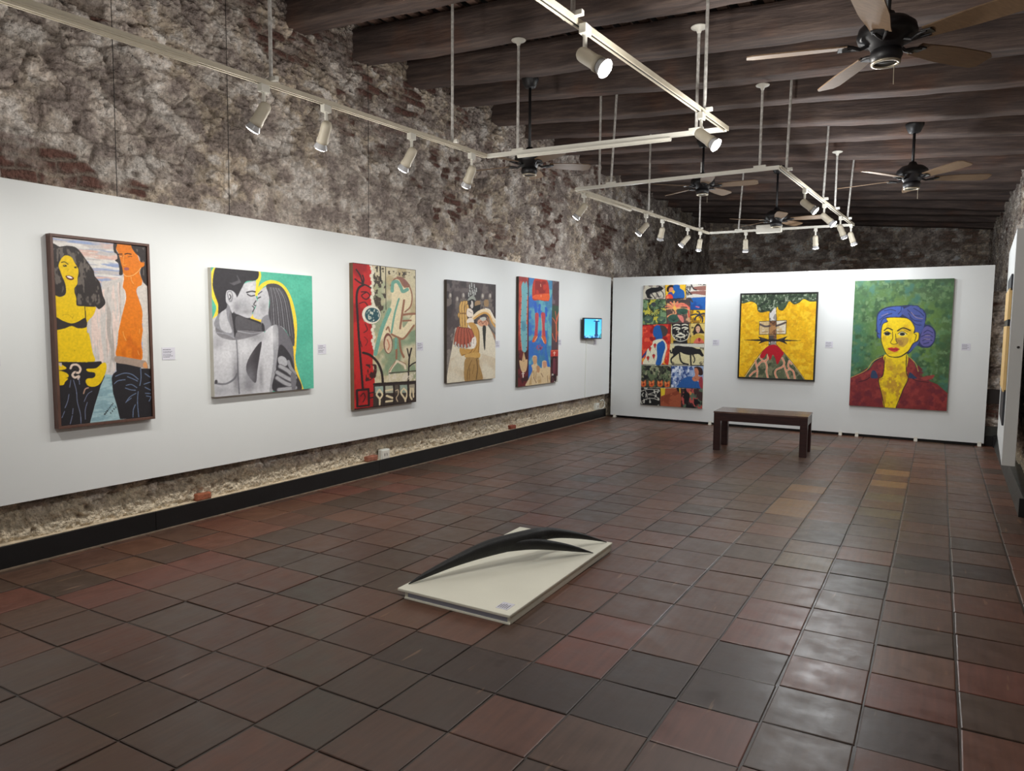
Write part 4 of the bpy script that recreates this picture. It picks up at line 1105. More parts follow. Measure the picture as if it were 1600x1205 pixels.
  ["l",[150,104,80],103,[497,450,527,430,551,466]],
  ["l",[190,120,90],82,[513,522,542,564,520,595]],
  ["l",[38,26,26],123,[858,841,869,718,881,654,916,590]],
  ["l",[38,26,26],92,[871,648,842,591]],
  ["l",[38,26,26],103,[864,731,928,708,988,697]],
  ["l",[70,60,50],82,[537,763,998,762]],
  ["t",[216,206,186],30,30,0.45,0.05,29,[526,769,998,770,993,835,539,824]],
  ["p",[58,48,44],[290,835,1014,847,1021,1018,279,1008]],
  ["p",[150,170,160],[313,851,441,854,442,903,314,897]],
  ["p",[170,170,150],[473,854,598,857,600,910,474,905]],
  ["p",[90,80,70],[631,856,689,857,691,914,633,912]],
  ["p",[150,165,150],[713,858,839,861,842,921,715,916]],
  ["p",[160,150,130],[874,861,969,862,972,927,876,923]],
  ["l",[222,206,170],123,[380,875,337,909,382,942,383,983]],
  ["l",[222,206,170],123,[380,875,427,913,389,942]],
  ["l",[222,206,170],123,[483,889,599,884]],
  ["l",[222,206,170],144,[496,926,590,947]],
  ["l",[222,206,170],144,[486,968,590,968]],
  ["l",[222,206,170],123,[767,891,732,916,794,962,807,984]],
  ["l",[222,206,170],123,[779,886,837,921,807,974]],
  ["l",[222,206,170],133,[902,892,892,945,918,974]],
  ["l",[222,206,170],123,[940,893,948,959]],
  ["l",[200,180,150],72,[642,896,683,893,684,925,654,950,674,977]],
  ["l",[38,26,26],144,[43,865,214,864]],
  ["l",[38,26,26],144,[214,864,217,979]],
  ["l",[38,26,26],144,[217,979,46,977]],
  ["l",[38,26,26],144,[46,977,43,865]],
  ["l",[70,20,24],82,[97,907,139,889,161,920,130,949]],
  ["l",[38,26,26],82,[226,893,292,891]],
  ["l",[38,26,26],82,[227,929,282,926]],
  ["l",[38,26,26],144,[297,833,1014,844]],
  ["l",[38,26,26],92,[459,842,452,997]],
  ["l",[38,26,26],92,[612,842,608,995]],
  ["l",[38,26,26],92,[854,846,849,997]],
  ["l",[38,26,26],82,[4,994,1008,997]],
  ["l",[38,26,26],62,[4,1,1005,2]],
  ["l",[38,26,26],51,[995,0,1000,1000]],
 ]),
 'p4': (150, 250, 0.501, [
  ["p",[74,64,64],[-50,-50,1050,-50,1050,1050,-50,1050]],
  ["t",[56,48,50],4,5,0.52,0.1,31,[-50,-50,1050,-50,1050,1050,-50,1050]],
  ["t",[96,86,84],9,12,0.6,0.06,32,[-50,-50,1050,-50,1050,1050,-50,1050]],
  ["p",[130,122,116],[-24,618,168,454,44,819,9,1012,-43,1009]],
  ["t",[90,80,78],10,14,0.5,0.06,33,[-6,456,168,436,62,765,9,947]],
  ["p",[218,208,186],[168,463,349,415,833,427,959,525,1049,788,1033,1022,-26,1019,44,810]],
  ["t",[206,190,164],4,5,0.55,0.1,34,[62,765,443,678,1006,787,989,1000,9,993]],
  ["p",[136,130,124],[842,359,1040,385,1046,646,960,575]],
  ["s",[120,110,104],[95,154,91,169,79,181,64,186,48,182,37,172,33,157,37,141,49,130,64,125,80,128,91,139]],
  ["s",[176,168,158],[83,149,81,158,75,165,67,168,60,166,54,159,52,151,54,142,60,135,68,132,75,134,81,140]],
  ["t",[108,98,92],12,14,0.48,0.06,35,[4,184,125,180,133,314,-5,318]],
  ["s",[120,110,104],[227,184,222,200,211,212,195,216,179,213,167,202,163,187,167,171,179,160,195,155,211,158,222,169]],
  ["s",[176,168,158],[214,179,212,189,206,195,198,198,190,196,185,190,182,181,185,172,190,165,198,162,206,164,212,171]],
  ["t",[108,98,92],12,14,0.48,0.06,35,[133,215,257,210,266,347,124,350]],
  ["s",[120,110,104],[348,143,343,159,331,171,315,175,299,172,287,161,282,146,287,130,298,118,315,113,331,117,343,128]],
  ["s",[176,168,158],[335,138,333,147,327,154,319,157,310,155,304,148,302,139,304,130,310,123,318,120,327,123,333,129]],
  ["t",[108,98,92],12,14,0.48,0.06,35,[252,174,379,169,389,307,243,311]],
  ["s",[120,110,104],[744,135,739,152,726,164,709,169,691,165,678,154,673,138,677,122,690,109,708,104,726,108,739,119]],
  ["s",[176,168,158],[730,130,728,140,721,147,712,150,703,148,697,141,694,131,697,122,703,115,712,112,721,114,727,121]],
  ["t",[108,98,92],12,14,0.48,0.06,35,[640,168,778,162,790,307,632,311]],
  ["s",[120,110,104],[905,128,901,145,887,157,869,163,851,159,837,147,832,131,837,115,850,102,868,97,886,100,900,112]],
  ["s",[176,168,158],[891,123,889,133,882,140,873,143,864,141,857,134,854,125,856,115,863,107,872,104,881,107,888,113]],
  ["t",[108,98,92],12,14,0.48,0.06,35,[798,162,941,156,954,302,790,307]],
  ["s",[150,120,84],[554,195,650,186,655,248,558,251]],
  ["s",[150,120,84],[744,178,829,170,834,233,749,234]],
  ["l",[60,58,58],161,[421,110,425,151]],
  ["l",[170,170,166],104,[421,112,425,147]],
  ["l",[60,58,58],161,[458,90,462,130]],
  ["l",[170,170,166],104,[458,92,462,127]],
  ["l",[60,58,58],161,[505,106,509,147]],
  ["l",[170,170,166],104,[505,108,509,143]],
  ["l",[60,58,58],161,[553,85,557,126]],
  ["l",[170,170,166],104,[553,87,557,122]],
  ["l",[60,58,58],161,[439,63,443,104]],
  ["l",[170,170,166],104,[439,65,443,100]],
  ["l",[60,58,58],161,[486,47,490,87]],
  ["l",[170,170,166],104,[486,49,490,84]],
  ["l",[60,58,58],161,[533,54,537,94]],
  ["l",[170,170,166],104,[533,56,537,91]],
  ["l",[60,58,58],161,[575,56,579,97]],
  ["l",[170,170,166],104,[575,58,579,93]],
  ["l",[60,58,58],161,[439,31,443,71]],
  ["l",[170,170,166],104,[439,33,443,68]],
  ["l",[60,58,58],161,[480,10,484,51]],
  ["l",[170,170,166],104,[480,12,484,47]],
  ["l",[60,58,58],161,[533,21,537,62]],
  ["l",[170,170,166],104,[533,23,537,58]],
  ["l",[60,58,58],161,[496,79,500,119]],
  ["l",[170,170,166],104,[496,81,500,116]],
  ["l",[60,58,58],161,[524,96,528,137]],
  ["l",[170,170,166],104,[524,98,528,133]],
  ["s",[142,146,136],[394,190,440,155,506,136,549,153,569,185,496,175]],
  ["s",[26,24,26],[440,185,525,175,544,242,516,281,441,273,422,228]],
  ["s",[196,186,178],[474,188,506,197,516,243,488,267,452,240,474,216]],
  ["p",[30,28,30],[525,243,670,219,652,315,536,337,497,300]],
  ["l",[92,62,32],293,[284,212,257,261,268,320]],
  ["l",[204,162,92],217,[284,212,257,261,268,320]],
  ["l",[92,62,32],293,[330,205,308,259,315,319]],
  ["l",[204,162,92],217,[330,205,308,259,315,319]],
  ["l",[92,62,32],293,[375,203,370,257,363,317]],
  ["l",[204,162,92],217,[375,203,370,257,363,317]],
  ["l",[92,62,32],293,[239,325,232,343,267,370]],
  ["l",[204,162,92],217,[239,325,232,343,267,370]],
  ["l",[92,62,32],293,[268,334,268,398,287,462]],
  ["l",[204,162,92],217,[268,334,268,398,287,462]],
  ["l",[92,62,32],293,[315,332,319,397,327,469]],
  ["l",[204,162,92],217,[315,332,319,397,327,469]],
  ["l",[92,62,32],293,[363,331,378,396,375,461]],
  ["l",[204,162,92],217,[363,331,378,396,375,461]],
  ["l",[92,62,32],293,[394,238,407,284,389,321]],
  ["l",[204,162,92],217,[394,238,407,284,389,321]],
  ["l",[130,90,50],85,[248,323,321,316,394,321]],
  ["s",[228,214,200],[394,275,459,268,513,299,507,342,432,356,382,331]],
  ["s",[228,214,200],[413,367,507,364,521,412,386,410]],
  ["l",[120,100,90],47,[422,293,479,310]],
  ["l",[120,100,90],47,[441,357,507,347]],
  ["s",[192,146,76],[414,416,517,408,604,454,650,526,641,720,608,766,384,758,397,720,285,740,254,659,500,674,581,584,528,526,470,470]],
  ["l",[110,78,40],57,[604,459,635,526,627,710]],
  ["l",[130,92,46],66,[500,679,444,716,295,734]],
  ["l",[140,100,50],57,[538,584,597,642,520,708]],
  ["l",[88,40,34],397,[222,467,186,537,168,615]],
  ["l",[170,86,66],293,[222,467,186,537,168,615]],
  ["l",[88,40,34],397,[267,472,240,546,231,634]],
  ["l",[170,86,66],293,[267,472,240,546,231,634]],
  ["l",[88,40,34],397,[316,476,303,555,298,644]],
  ["l",[170,86,66],293,[316,476,303,555,298,644]],
  ["l",[88,40,34],397,[367,478,371,555,377,644]],
  ["l",[170,86,66],293,[367,478,371,555,377,644]],
  ["l",[88,40,34],397,[414,478,443,555,453,631]],
  ["l",[170,86,66],293,[414,478,443,555,453,631]],
  ["l",[88,40,34],397,[457,489,499,545,509,598]],
  ["l",[170,86,66],293,[457,489,499,545,509,598]],
  ["l",[176,174,168],151,[168,605,159,642]],
  ["l",[176,174,168],151,[222,624,231,659]],
  ["l",[176,174,168],151,[285,634,294,662]],
  ["l",[176,174,168],151,[350,635,359,668]],
  ["l",[176,174,168],151,[415,626,424,654]],
  ["l",[176,174,168],151,[462,612,477,641]],
  ["s",[232,222,210],[484,583,528,555,573,569,581,622,535,670,485,658]],
  ["l",[120,100,90],38,[528,574,519,622]],
  ["s",[200,158,88],[378,723,641,718,629,773,372,761]],
  ["l",[70,48,26],66,[378,763,628,774]],
  ["s",[166,130,78],[372,766,618,778,648,842,720,998,522,1003,360,1010,332,885]],
  ["l",[96,70,38],85,[588,782,609,875,581,991]],
  ["l",[120,90,48],76,[482,794,407,897,398,993]],
  ["l",[130,98,52],66,[540,834,502,929]],
  ["l",[110,80,44],57,[445,869,436,985]],
  ["l",[226,206,172],416,[526,358,622,311,750,282,861,300,935,362,1019,405]],
  ["l",[206,156,84],208,[536,365,652,324,760,304,852,329,925,406,1010,455]],
  ["l",[150,104,70],151,[815,350,874,447,959,535,1013,595]],
  ["l",[96,92,90],189,[833,427,937,495,1022,535]],
  ["l",[230,226,218],76,[770,259,871,275,945,347,1019,385]],
  ["s",[204,150,118],[604,392,692,362,812,389,823,432,713,448,624,430]],
  ["l",[120,70,56],57,[633,411,682,391,712,419,772,389,792,428]],
  ["s",[186,186,176],[652,363,751,346,791,370,712,390]],
  ["s",[46,46,42],[713,448,783,448,778,545,768,678,748,682,726,584]],
 ]),
 'p5': (130, 270, 0.383, [
  ["p",[66,128,166],[-50,-50,1050,-50,1050,1050,-50,1050]],
  ["t",[52,108,188],4,6,0.5,0.1,41,[-50,-50,1050,-50,1050,1050,-50,1050]],
  ["t",[98,164,178],5,9,0.58,0.08,42,[-50,-50,1050,-50,1050,1050,-50,1050]],
  ["p",[104,168,176],[689,-2,816,-1,820,666,805,872,689,684,724,305]],
  ["t",[70,130,170],6,10,0.55,0.06,43,[689,-2,816,-1,805,872,689,684]],
  ["p",[150,48,44],[-46,-11,223,2,226,408,239,1018,-60,1015]],
  ["t",[190,80,60],6,10,0.57,0.06,44,[-23,-3,209,3,206,662,-20,660]],
  ["p",[104,38,42],[-42,664,225,666,239,1018,-60,1015]],
  ["t",[60,26,30],8,14,0.52,0.06,45,[-20,669,218,671,234,1004,-18,999]],
  ["s",[112,172,180],[63,84,107,45,143,62,176,37,205,87,212,188,203,409,201,657,88,665,44,501,59,321,66,166]],
  ["l",[216,110,84],65,[66,166,54,321,44,501,83,665]],
  ["l",[216,110,84],83,[211,170,204,281,195,427]],
  ["t",[80,140,160],5,9,0.55,0.06,46,[67,139,194,134,194,653,80,652]],
  ["s",[40,30,34],[67,180,66,182,63,184,59,185,54,184,51,183,49,180,50,178,53,176,58,176,63,176,66,178]],
  ["s",[40,30,34],[204,147,203,149,200,151,195,152,191,152,187,150,186,148,187,145,190,144,195,143,200,143,203,145]],
  ["s",[40,30,34],[67,238,66,240,63,242,58,243,54,242,50,241,49,239,50,236,53,235,57,234,62,234,66,236]],
  ["s",[40,30,34],[204,210,203,212,200,214,195,215,190,214,187,213,185,210,186,208,190,206,194,206,199,206,203,208]],
  ["s",[40,30,34],[66,296,65,298,62,300,58,301,53,300,50,299,48,297,49,294,52,293,57,292,62,292,65,294]],
  ["s",[40,30,34],[203,272,202,275,199,276,194,277,190,277,186,275,185,273,186,271,189,269,194,268,198,269,202,270]],
  ["s",[40,30,34],[66,354,65,356,62,358,57,359,53,358,49,357,48,354,49,352,52,350,56,350,61,350,64,352]],
  ["s",[40,30,34],[203,335,202,337,198,339,194,339,189,339,186,337,184,335,185,333,189,331,193,330,198,331,201,332]],
  ["s",[40,30,34],[65,412,64,414,61,416,57,416,52,416,49,414,47,412,48,410,51,408,56,407,61,408,64,409]],
  ["s",[40,30,34],[202,397,201,399,198,401,193,401,189,401,185,399,184,397,185,395,188,393,193,392,197,393,201,394]],
  ["s",[40,30,34],[65,469,64,471,61,473,56,474,52,473,48,471,47,469,48,467,51,465,55,465,60,465,63,467]],
  ["s",[40,30,34],[202,459,201,461,197,463,193,463,188,463,185,461,183,459,184,457,188,455,192,454,197,455,200,456]],
  ["s",[40,30,34],[64,526,63,529,60,530,56,531,51,530,48,529,46,526,47,524,50,523,55,522,60,522,63,524]],
  ["s",[40,30,34],[201,520,200,522,197,524,192,525,188,524,184,523,183,520,184,518,187,516,192,516,196,516,200,518]],
  ["s",[40,30,34],[64,583,63,586,60,587,55,588,51,587,47,586,46,583,47,581,50,580,54,579,59,579,62,581]],
  ["s",[40,30,34],[201,582,200,584,196,585,192,586,187,585,184,584,182,582,183,579,187,578,191,577,196,578,199,579]],
  ["s",[40,30,34],[63,640,62,642,59,644,55,645,50,644,47,642,45,640,46,638,50,636,54,636,59,636,62,638]],
  ["s",[40,30,34],[200,643,199,645,196,647,191,647,187,646,183,645,182,643,183,640,186,639,191,638,195,639,199,640]],
  ["l",[30,34,50],56,[226,2,231,408,241,1005]],
  ["s",[186,54,38],[367,6,677,6,743,181,649,204,487,199,321,190]],
  ["s",[222,92,44],[367,157,533,144,730,132,733,191,611,198,331,188]],
  ["t",[140,34,30],6,8,0.55,0.05,47,[378,23,664,13,683,124,386,145]],
  ["l",[240,190,150],46,[515,49,521,73]],
  ["l",[240,180,140],46,[528,149,530,168]],
  ["l",[46,96,190],241,[391,229,408,312]],
  ["l",[46,96,190],204,[502,244,493,310]],
  ["l",[46,96,190],185,[653,269,670,344]],
  ["l",[60,110,200],111,[447,274,465,320]],
  ["s",[186,72,80],[392,330,475,331,466,423,456,497,449,546,377,549,395,443]],
  ["s",[186,72,80],[536,324,639,328,630,440,651,548,566,541,570,440]],
  ["l",[236,170,120],37,[537,338,565,440,563,534]],
  ["s",[206,96,54],[376,535,454,542,401,590,330,595,336,571]],
  ["s",[206,96,54],[561,534,651,548,679,604,640,616,583,581]],
  ["l",[244,206,150],56,[449,544,389,581]],
  ["l",[244,206,150],56,[552,548,622,604]],
  ["s",[150,84,120],[587,647,585,653,577,657,566,658,555,657,546,653,543,647,546,642,553,638,564,636,576,638,584,642]],
  ["s",[150,84,120],[559,663,556,668,548,672,537,674,526,672,518,668,515,662,517,657,525,653,536,652,547,653,555,657]],
  ["s",[150,84,120],[498,664,495,669,488,673,477,674,466,673,458,669,454,663,457,658,465,654,475,652,486,654,495,658]],
  ["s",[150,84,120],[461,649,458,655,451,659,440,660,429,659,421,655,418,649,420,644,428,640,439,638,450,640,458,644]],
  ["s",[150,84,120],[481,633,479,639,471,643,460,644,449,643,441,638,438,633,440,627,448,623,459,622,470,624,478,628]],
  ["s",[150,84,120],[540,630,538,635,530,639,519,641,508,639,500,635,496,629,499,624,507,620,518,618,529,620,537,624]],
  ["s",[120,60,100],[556,655,552,660,541,664,527,666,512,664,501,660,497,654,501,649,511,645,526,643,540,645,551,649]],
  ["s",[216,192,152],[207,1012,259,930,336,861,314,811,360,798,335,744,364,720,446,732,450,800,500,828,569,844,580,782,682,781,712,835,799,858,818,1012]],
  ["t",[190,158,112],6,9,0.54,0.06,48,[251,992,336,861,774,862,807,1003]],
  ["s",[200,152,112],[351,735,442,738,436,795,367,799]],
  ["s",[190,140,100],[440,823,512,829,508,883,450,877]],
  ["s",[206,150,120],[595,789,690,791,687,832,618,845]],
  ["l",[120,80,56],46,[363,924,438,981]],
  ["l",[120,80,56],46,[553,894,604,932]],
  ["l",[120,80,56],46,[715,926,731,991]],
  ["l",[140,100,66],46,[431,872,423,944]],
  ["p",[84,66,72],[816,-4,1046,-5,1051,687,810,680]],
  ["t",[116,100,106],8,10,0.52,0.08,49,[822,6,997,2,997,230,818,225]],
  ["p",[62,84,68],[824,240,1030,244,1030,513,817,504]],
  ["t",[96,66,62],6,9,0.52,0.06,50,[820,380,1010,376,1003,677,815,675]],
  ["l",[206,104,74],121,[936,595,941,494,937,416,968,348,1011,298]],
  ["l",[206,104,74],74,[933,426,883,388,830,362]],
  ["l",[206,104,74],56,[935,378,917,330,900,296]],
  ["l",[206,104,74],65,[888,580,847,542,833,514]],
  ["l",[206,104,74],74,[991,542,978,494]],
  ["p",[186,54,44],[795,675,1051,677,1048,740,788,743]],
  ["l",[226,130,90],56,[803,685,998,686]],
  ["l",[240,220,200],56,[894,695,890,733]],
  ["l",[240,220,200],46,[858,706,931,707]],
  ["p",[84,40,46],[793,741,1054,740,1040,1020,795,1011]],
  ["t",[40,24,28],9,14,0.5,0.05,51,[793,741,1027,739,1000,1000,807,998]],
  ["t",[190,190,180],14,24,0.64,0.03,52,[828,910,1004,915,997,1000,819,998]],
  ["s",[110,50,64],[859,770,923,771,920,903,858,902]],
  ["s",[208,176,132],[31,759,122,769,217,755,187,859,83,858]],
  ["p",[208,176,132],[127,672,181,764,90,767]],
  ["l",[140,100,70],37,[127,679,126,763]],
  ["l",[236,224,210],83,[117,864,121,917]],
  ["l",[236,224,210],56,[89,881,148,881]],
 ]),
 'b1': (190, 340, 0.512, [
  ["p",[206,200,182],[-50,-50,1050,-50,1050,1050,-50,1050]],
  ["t",[150,140,134],16,24,0.56,0.04,61,[0,0,355,0,363,116,3,117]],
  ["s",[28,26,30],[39,62,56,39,138,21,239,20,261,8,293,12,330,29,304,43,268,49,223,58,132,67,115,88,162,106,79,106,54,78]],
  ["l",[28,26,30],64,[204,56,242,79,253,95]],
  ["l",[28,26,30],64,[286,43,333,70,344,103]],
  ["l",[28,26,30],64,[132,65,179,93,199,111]],
  ["l",[28,26,30],46,[253,95,298,91]],
  ["p",[232,186,44],[355,0,689,2,693,118,368,119]],
  ["s",[40,26,24],[385,48,393,21,436,3,490,6,491,26,446,21,421,39,422,60]],
  ["s",[222,140,110],[429,26,473,21,488,40,475,53,431,53]],
  ["s",[28,92,168],[490,8,534,0,592,9,598,31,653,50,672,77,666,109,578,117,498,118,487,85,520,58,492,40]],
  ["s",[52,72,160],[414,66,467,60,495,85,488,103,415,94]],
  ["s",[226,70,50],[379,89,441,76,483,94,480,118,377,119]],
  ["g",[240,170,120],0.7,403,103,22,14],
  ["t",[90,66,30],14,26,0.62,0.03,62,[596,4,684,3,685,55,625,41]],
  ["p",[206,202,192],[691,1,1004,-1,1005,101,694,109]],
  ["t",[90,86,86],22,40,0.56,0.03,63,[693,3,798,4,718,104,697,104]],
  ["s",[138,92,82],[808,24,1006,18,1008,50,853,49,818,38]],
  ["s",[138,92,82],[741,66,802,58,1009,57,1007,90,847,80,769,80]],
  ["l",[28,26,30],83,[772,4,809,38,853,47]],
  ["l",[28,26,30],83,[705,41,741,64,777,80]],
  ["l",[28,26,30],41,[725,84,786,82]],
  ["t",[60,56,58],40,60,0.54,0.03,64,[832,1,1000,1,1001,12,833,13]],
  ["p",[72,96,66],[3,117,376,116,403,318,-1,327]],
  ["t",[200,190,70],14,22,0.56,0.03,65,[3,117,376,116,403,318,-1,327]],
  ["t",[40,54,44],16,24,0.6,0.03,66,[3,117,376,116,403,318,-1,327]],
  ["t",[120,150,110],20,30,0.6,0.03,67,[3,117,376,116,403,318,-1,327]],
  ["l",[216,200,70],37,[204,208,273,200]],
  ["l",[216,200,70],37,[205,214,278,217]],
  ["l",[216,200,70],37,[202,220,266,234]],
  ["l",[216,200,70],37,[194,224,238,246]],
  ["l",[216,200,70],37,[184,226,200,253]],
  ["l",[216,200,70],37,[172,226,157,253]],
  ["l",[216,200,70],37,[162,224,119,246]],
  ["l",[216,200,70],37,[154,219,90,233]],
  ["l",[216,200,70],37,[150,214,77,216]],
  ["s",[60,66,70],[137,152,191,139,220,162,176,180]],
  ["s",[64,88,80],[178,282,168,298,140,310,101,315,61,310,32,299,20,282,30,266,58,254,97,250,137,254,166,266]],
  ["s",[64,92,80],[383,286,374,300,349,310,312,314,276,310,248,300,238,286,246,272,273,262,309,258,345,262,373,272]],
  ["s",[60,80,70],[376,171,369,180,349,187,322,190,295,187,275,180,267,171,273,162,293,155,320,153,347,155,368,162]],
  ["l",[150,170,120],23,[100,291,36,276]],
  ["l",[150,170,120],23,[100,291,49,266]],
  ["l",[150,170,120],23,[100,291,72,259]],
  ["l",[150,170,120],23,[100,291,100,257]],
  ["l",[150,170,120],23,[100,291,128,259]],
  ["l",[150,170,120],23,[100,291,150,267]],
  ["l",[150,170,120],23,[311,295,248,280]],
  ["l",[150,170,120],23,[311,295,261,270]],
  ["l",[150,170,120],23,[311,295,284,263]],
  ["l",[150,170,120],23,[311,295,311,261]],
  ["l",[150,170,120],23,[311,295,339,264]],
  ["l",[150,170,120],23,[311,295,361,271]],
  ["l",[150,170,120],23,[322,180,259,165]],
  ["l",[150,170,120],23,[322,180,272,155]],
  ["l",[150,170,120],23,[322,180,294,148]],
  ["l",[150,170,120],23,[322,180,322,146]],
  ["l",[150,170,120],23,[322,180,349,149]],
  ["l",[150,170,120],23,[322,180,371,156]],
  ["p",[90,70,66],[376,116,758,109,768,316,403,318]],
  ["t",[206,160,120],12,18,0.56,0.04,68,[376,116,758,109,768,316,403,318]],
  ["t",[70,60,60],12,30,0.54,0.04,69,[381,116,762,109,765,149,388,153]],
  ["l",[236,170,110],110,[516,190,397,197,373,202]],
  ["l",[232,130,100],110,[516,190,399,176,375,179]],
  ["l",[236,170,110],110,[516,190,421,157,403,159]],
  ["l",[232,130,100],110,[516,190,460,145,450,145]],
  ["l",[236,170,110],110,[516,190,509,140,508,140]],
  ["l",[232,130,100],110,[516,190,558,144,567,144]],
  ["l",[236,170,110],110,[516,190,600,155,670,157]],
  ["l",[232,130,100],110,[516,190,628,173,718,176]],
  ["l",[236,170,110],110,[516,190,636,194,731,199]],
  ["l",[232,116,100],138,[529,185,607,158,696,167,751,194]],
  ["l",[236,160,110],120,[512,190,457,171,402,162]],
  ["l",[236,160,110],110,[521,199,542,235,462,244,413,258]],
  ["s",[240,190,90],[547,190,544,199,535,206,522,208,508,205,498,199,494,190,497,181,506,174,519,172,533,174,543,181]],
  ["s",[58,96,80],[739,217,728,229,697,239,653,242,609,239,575,230,563,217,574,205,605,195,649,192,694,196,727,205]],
  ["l",[34,54,50],28,[653,240,576,212]],
  ["l",[34,54,50],28,[653,240,593,202]],
  ["l",[34,54,50],28,[653,240,621,196]],
  ["l",[34,54,50],28,[653,240,653,194]],
  ["l",[34,54,50],28,[653,240,686,197]],
  ["l",[34,54,50],28,[653,240,712,204]],
  ["l",[34,54,50],28,[653,240,728,215]],
  ["s",[58,96,80],[598,274,587,291,555,304,511,308,466,304,432,291,419,274,430,257,462,245,506,240,551,244,585,257]],
  ["l",[34,54,50],28,[510,297,432,269]],
  ["l",[34,54,50],28,[510,297,450,260]],
  ["l",[34,54,50],28,[510,297,478,253]],
  ["l",[34,54,50],28,[510,297,511,251]],
  ["l",[34,54,50],28,[510,297,543,254]],
  ["l",[34,54,50],28,[510,297,570,261]],
  ["l",[34,54,50],28,[510,297,586,271]],
  ["s",[220,130,120],[569,249,641,253,669,281,662,308,617,290]],
  ["l",[200,80,60],120,[739,217,751,262]],
  ["p",[28,92,168],[766,109,1012,103,999,206,765,206]],
  ["t",[20,74,150],10,16,0.54,0.05,70,[766,109,1012,103,999,206,765,206]],
  ["l",[226,110,130],74,[854,179,881,183,902,186]],
  ["l",[70,60,60],120,[771,118,795,141]],
  ["p",[234,190,40],[765,206,999,206,998,311,768,312]],
  ["t",[150,110,30],14,24,0.6,0.03,71,[765,206,999,206,998,311,768,312]],
  ["l",[36,44,66],110,[911,248,850,240,785,249]],
  ["l",[36,44,66],110,[911,248,860,262,840,285]],
  ["l",[36,44,66],110,[915,244,901,222,875,219]],
  ["l",[36,44,66],110,[915,244,971,235,1001,239]],
  ["l",[36,44,66],110,[916,248,961,271,959,302]],
  ["p",[206,52,38],[-2,327,467,318,472,522,444,654,-1,657]],
  ["t",[232,90,60],14,20,0.6,0.03,72,[-2,327,467,318,472,522,444,654,-1,657]],
  ["t",[240,170,60],18,26,0.72,0.02,73,[-2,327,467,318,472,522,444,654,-1,657]],
  ["t",[150,28,28],10,16,0.62,0.04,74,[-2,327,467,318,472,522,444,654,-1,657]],
  ["s",[70,60,58],[286,332,369,337,421,373,392,415,329,420,290,383]],
  ["s",[28,92,168],[183,370,213,337,277,330,306,360,327,397,339,434,312,443,212,458,229,439,186,412]],
  ["s",[226,222,196],[34,659,69,597,94,532,170,492,193,458,330,443,396,475,417,523,403,543,325,654]],
  ["p",[60,62,120],[5,593,85,537,77,572,6,612]],
  ["s",[188,46,42],[112,517,137,510,160,517,150,536,139,549,123,537]],
  ["l",[28,26,30],19,[139,546,152,561]],
  ["l",[60,40,40],24,[129,516,137,507,149,514]],
  ["s",[188,46,42],[193,489,217,482,241,489,231,509,220,521,204,509]],
  ["l",[28,26,30],19,[220,518,232,533]],
  ["l",[60,40,40],24,[210,488,217,479,229,486]],
  ["s",[188,46,42],[83,596,108,589,131,596,121,616,110,628,94,616]],
  ["l",[28,26,30],19,[110,626,123,640]],
  ["l",[60,40,40],24,[100,595,107,586,120,593]],
  ["s",[188,46,42],[177,578,202,571,225,577,215,597,204,609,188,597]],
  ["l",[28,26,30],19,[204,607,217,621]],
  ["l",[60,40,40],24,[194,577,202,568,214,574]],
  ["s",[28,92,168],[247,501,284,471,295,471,340,457,378,480,389,512,387,519,349,587,317,656,238,654,258,594]],
  ["l",[240,236,220],39,[409,485,393,524,358,582]],
  ["p",[200,160,64],[467,320,768,314,771,475,469,481]],
  ["s",[28,26,30],[481,331,502,315,733,314,757,335,761,394,733,439,637,458,547,446,491,405]],
  ["p",[28,26,30],[512,455,734,448,740,476,514,480]],
  ["l",[226,224,210],51,[486,336,488,400,547,446,637,459,733,440,761,394]],
  ["l",[230,226,206],83,[512,331,557,324,610,329]],
  ["l",[230,226,206],83,[646,328,690,322,734,328]],
  ["l",[230,226,206],101,[514,354,558,347,612,358,559,363]],
  ["l",[230,226,206],101,[648,353,691,346,736,353,693,362]],
  ["l",[230,226,206],55,[596,372,583,386,642,392]],
  ["l",[230,226,206],46,[676,371,681,385]],
  ["l",[230,226,206],120,[554,416,624,399,696,415,626,427,554,416]],
  ["l",[230,226,206],64,[517,405,523,414]],
  ["l",[230,226,206],64,[733,376,743,387]],
  ["l",[230,226,206],64,[726,403,723,412]],
  ["l",[230,226,206],64,[565,439,574,443]],
  ["l",[230,226,206],64,[680,431,689,435]],
  ["l",[230,226,206],55,[623,440,629,447]],
  ["l",[230,226,206],55,[532,427,536,433]],
  ["l",[28,26,30],23,[563,413,687,411]],
  ["l",[28,26,30],28,[532,355,594,355]],
  ["l",[28,26,30],28,[661,354,723,354]],
  ["p",[214,190,112],[768,314,998,311,1002,473,784,475]],
  ["t",[90,80,50],16,26,0.62,0.03,75,[774,330,848,330,829,425,781,425]],
  ["s",[42,28,26],[828,407,833,357,873,320,917,320,954,356,996,392,922,392,870,397]],
  ["s",[214,170,140],[862,348,896,334,928,347,925,374,900,390,869,375]],
  ["l",[60,40,36],23,[871,352,889,351]],
  ["l",[60,40,36],23,[906,351,921,351]],
  ["l",[150,60,50],28,[893,374,908,374]],
  ["s",[198,166,60],[794,425,871,402,940,401,1002,423,1002,473,789,475]],
  ["s",[214,110,90],[841,475,857,447,916,428,979,450,989,474]],
  ["s",[150,40,40],[941,444,939,452,932,457,923,460,913,458,906,452,903,444,905,437,911,431,921,429,930,431,938,436]],
  ["p",[216,206,160],[465,475,999,478,1000,646,449,654]],
  ["t",[120,112,90],16,28,0.66,0.03,76,[465,475,999,478,1000,646,449,654]],
  ["p",[206,204,190],[522,475,999,478,1000,506,523,498]],
